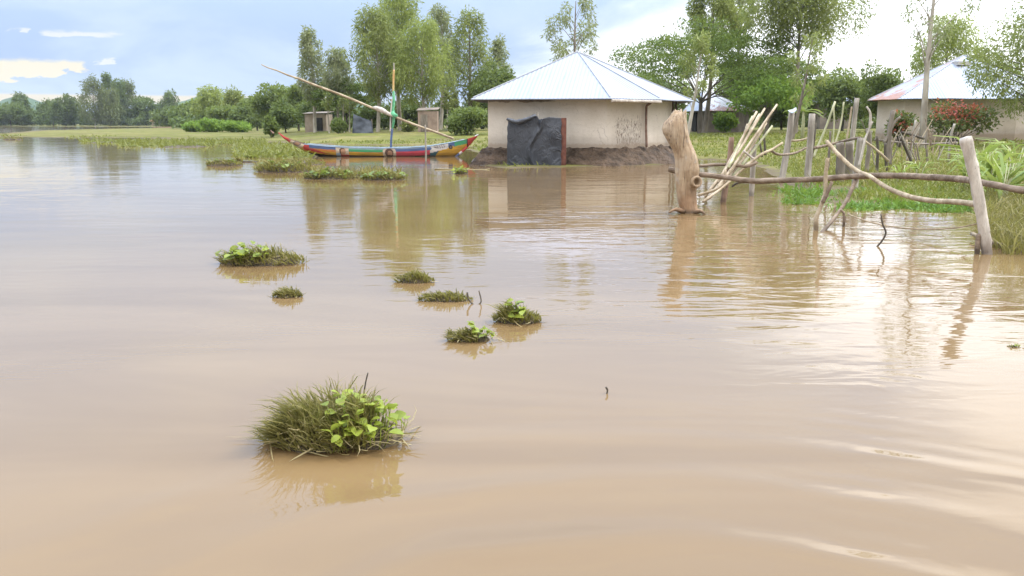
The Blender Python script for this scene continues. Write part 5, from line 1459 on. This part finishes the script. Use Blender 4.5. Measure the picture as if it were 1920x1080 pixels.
# ------------------------------------------------------------------ grass, marsh mats and reeds
def scatter_px(polys, k, rng):                 # random places seen inside a photo quadrilateral (x0,x1,y0,y1)
    out = []
    for (x0, x1, y0, y1, share) in polys:
        for _ in range(int(k * share)):
            out.append((rng.uniform(x0, x1), rng.uniform(y0, y1)))
    return out
def grass():
    rng = np.random.default_rng(77)
    n = 110000
    Y = 12 * (75 / 12) ** rng.random(n)
    X = Y * rng.uniform(-0.66, 0.95, n)
    sdv = sdist(X, Y)
    cx, cy = np.mean([c[0] for c in cm]), np.mean([c[1] for c in cm])
    ok = (sdv > 0.15) & (np.hypot(X - cx, Y - cy) > 5.9) & (np.hypot(X - np.mean([c[0] for c in c2]), Y - np.mean([c[1] for c in c2])) > 5.6)
    ok &= fbm(X * 0.5, Y * 0.5, 41) + 0.5 * rng.random(n) > 0.05
    X, Y = X[ok], Y[ok]
    Z = gz(X, Y)
    X, Y, Z = X[Z > 0.03], Y[Z > 0.03], Z[Z > 0.03]
    k = len(X)
    p = np.stack([X, Y, Z - 0.01], 1)
    a = rng.normal(size=(k, 3)) * np.array((0.5, 0.5, 0.1)); d_ = a * 0.6 + np.array((0, 0, 1)); d_ /= np.linalg.norm(d_, axis=1, keepdims=True)
    L = (0.08 + 0.10 * rng.random(k)) * (0.6 + 1.2 * np.clip(fbm(X * 0.3, Y * 0.3, 5) + 0.5, 0, 1))
    V, F = blade_mesh(p, d_, a, L, 0.010 + 0.0012 * Y, rng)
    tag(obj('grass', V, F, MAT['grass_land']), 'short green grass over the banks and the yard', 'grass', kind='stuff')
grass()
def mat():
    rng = np.random.default_rng(78)
    polys = [(1470, 1600, 356, 380, .22), (1560, 1840, 340, 392, .5), (1600, 1835, 378, 394, .28)]
    V1, F1 = [], []
    pts = scatter_px(polys, 5200, rng)
    p = np.array([G(x, y, 0.02) for x, y in pts])
    k = len(p)
    p[:, 2] = 0.0
    p[:, 1] += fbm(p[:, 0] * 1.2, p[:, 0] * 0.3, 8) * 1.6; p[:, 0] += rng.normal(size=k) * 0.15
    a = rng.uniform(0, 6.28, k); el_ = rng.uniform(0.2, 1.35, k)
    d_ = np.stack([np.cos(a) * np.cos(el_), np.sin(a) * np.cos(el_), np.sin(el_)], 1)
    cl_ = np.clip(fbm(p[:, 0] * 1.6, p[:, 1] * 1.1, 61) * 2.2 + 0.55, 0.12, 1.3)
    keep = (cl_ > 0.2) | (rng.random(k) < 0.3)
    p, d_, cl_ = p[keep], d_[keep], cl_[keep]; k = len(p)
    V, F = blade_mesh(p, d_, rng.normal(size=(k, 3)) * np.array((.5, .5, .1)), (0.08 + 0.24 * rng.random(k)) * cl_, 0.022 + 0.05 * rng.random(k) ** 2, rng)
    tag(obj('water_weed', V, F, MAT['grass_mat']), 'bright green weed mat floating under the long rail', 'weed', kind='stuff')
    # pale reeds and tall marsh grass on the right bank
    pts = scatter_px([(1835, 1930, 330, 465, .33), (1640, 1830, 280, 340, .18), (1500, 1640, 300, 350, .09), (1930, 2240, 340, 520, .4)], 6000, rng)
    p = np.array([G(x, y, 0.1) for x, y in pts]); k = len(p)
    p = p[sdist(p[:, 0], p[:, 1]) > -0.25]; k = len(p)
    p[:, 2] = np.maximum(gz(p[:, 0], p[:, 1]), -0.02)
    d_ = rng.normal(size=(k, 3)) * np.array((.28, .28, .05)) + np.array((0, 0, 1)); d_ /= np.linalg.norm(d_, axis=1, keepdims=True)
    V, F = blade_mesh(p, d_, rng.normal(size=(k, 3)) * np.array((.6, .6, .1)) - np.array((0, 0, .2)), 0.18 + 0.35 * rng.random(k), 0.012 + 0.012 * rng.random(k), rng)
    tag(obj('marsh_grass', V, F, MAT['grass_olive']), 'tall olive marsh grass on the bank behind the nearest post', 'grass', kind='stuff')
    # swampy weed scraps along the left spit
    pts = scatter_px([(150, 500, 263, 270, .42), (225, 400, 267, 275, .2), (0, 230, 254, 259, .16), (440, 580, 270, 296, .22)], 6500, rng)
    p = np.array([G(x, y, 0.0) for x, y in pts]); k = len(p)
    keep = fbm(p[:, 0] * 0.18, p[:, 1] * 0.12, 9) > -0.08
    p = p[keep]; k = len(p)
    d_ = rng.normal(size=(k, 3)) * np.array((.9, .9, .1)) + np.array((0, 0, .5)); d_ /= np.linalg.norm(d_, axis=1, keepdims=True)
    V, F = blade_mesh(p, d_, rng.normal(size=(k, 3)) * 0.4, 0.16 + 0.30 * rng.random(k), np.full(k, 0.12), rng)
    pts = scatter_px([(478, 610, 303, 321, .5), (590, 750, 322, 336, .5)], 1500, rng)
    q = np.array([G(x, y, 0.0) for x, y in pts]); q = q[fbm(q[:, 0] * 0.9, q[:, 1] * 0.4, 29) > -0.06]; k2 = len(q)
    d2 = rng.normal(size=(k2, 3)) * np.array((.6, .6, .1)) + np.array((0, 0, .7)); d2 /= np.linalg.norm(d2, axis=1, keepdims=True)
    V2, F2 = blade_mesh(q, d2, rng.normal(size=(k2, 3)) * 0.4, 0.10 + 0.22 * rng.random(k2), np.full(k2, 0.045), rng)
    tag(obj('spit_weed', V2, F2, MAT['grass_olive']), 'ragged weed joining the clumps in front of the boat', 'weed', kind='stuff')
    tag(obj('marsh_weed', V, F, MAT['grass_land']), 'thin weed lying in the shallows along the grassy spit', 'weed', kind='stuff')
mat()
RD = 'tall reed plants on the right bank'
def reed(px, base, top, Y, label, seed, n=16):
    rng = np.random.default_rng(seed)
    x = P(px, 0, Y)[0]; zb = gz1(x, Y)
    h = P(px, top, Y)[2] - zb
    root = thing('reed_plant', (x, Y, zb), label, 'reed', RD)
    m = MB()
    for i in range(4):
        a = rng.uniform(0, 6.28)
        m.tube([(x + math.cos(a) * .06, Y + math.sin(a) * .06, zb - .05), (x + math.cos(a) * .1, Y + math.sin(a) * .1, zb + h * .35), (x + math.cos(a) * .2, Y + math.sin(a) * .2, zb + h * .7)], [.018, .014, .006], 6)
    m.build('stalks', MAT['cane_green'], root, smooth=True)
    a = rng.uniform(0, 6.28, n)
    p = np.stack([x + np.cos(a) * .08, Y + np.sin(a) * .08, zb + h * (0.1 + 0.5 * rng.random(n))], 1)
    d_ = np.stack([np.cos(a) * .55, np.sin(a) * .55, np.ones(n)], 1); d_ /= np.linalg.norm(d_, axis=1, keepdims=True)
    bend = np.stack([np.cos(a), np.sin(a), -0.9 * np.ones(n)], 1)
    V, F = blade_mesh(p, d_, bend, h * (0.45 + 0.35 * rng.random(n)), 0.045 + 0.04 * rng.random(n), rng)
    obj('blades', V, F, MAT['reed'], root)
for i, (px, top, Y, lab) in enumerate(((1862, 232, 21, 'tall pale reed plant just right of the nearest post top'), (1893, 246, 19, 'arching pale reed plant right of the tall one'), (1916, 268, 17.5, 'reed plant with drooping blades at the right edge'), (1845, 268, 22, 'shorter reed plant half behind the nearest post'), (1935, 240, 21, 'tall reed plant cut by the right edge'),
                                       (1750, 288, 25, 'small yellowish reed tuft behind the long rail'), (1716, 296, 24, 'low yellowish reed tuft left of the small one'))):
    reed(px, 330, top, Y, lab, 130 + i, 30 if i < 5 else 14)

# ------------------------------------------------------------------ thin haze
def haze():
    m = MB()
    m.box((0, 670, 34), (3000, 1500, 72))
    mt = bpy.data.materials.new('haze'); mt.use_nodes = True
    t = NT(mt.node_tree)
    o = t.n('ShaderNodeOutputMaterial'); v = t.n('ShaderNodeVolumePrincipled')
    v.inputs['Color'].default_value = (0.80, 0.88, 0.98, 1)
    v.inputs['Density'].default_value = HAZE
    t.nt.links.new(v.outputs[0], o.inputs['Volume'])
    tag(m.build('haze', mt), kind='stuff')
HAZE = 0.00012
haze()
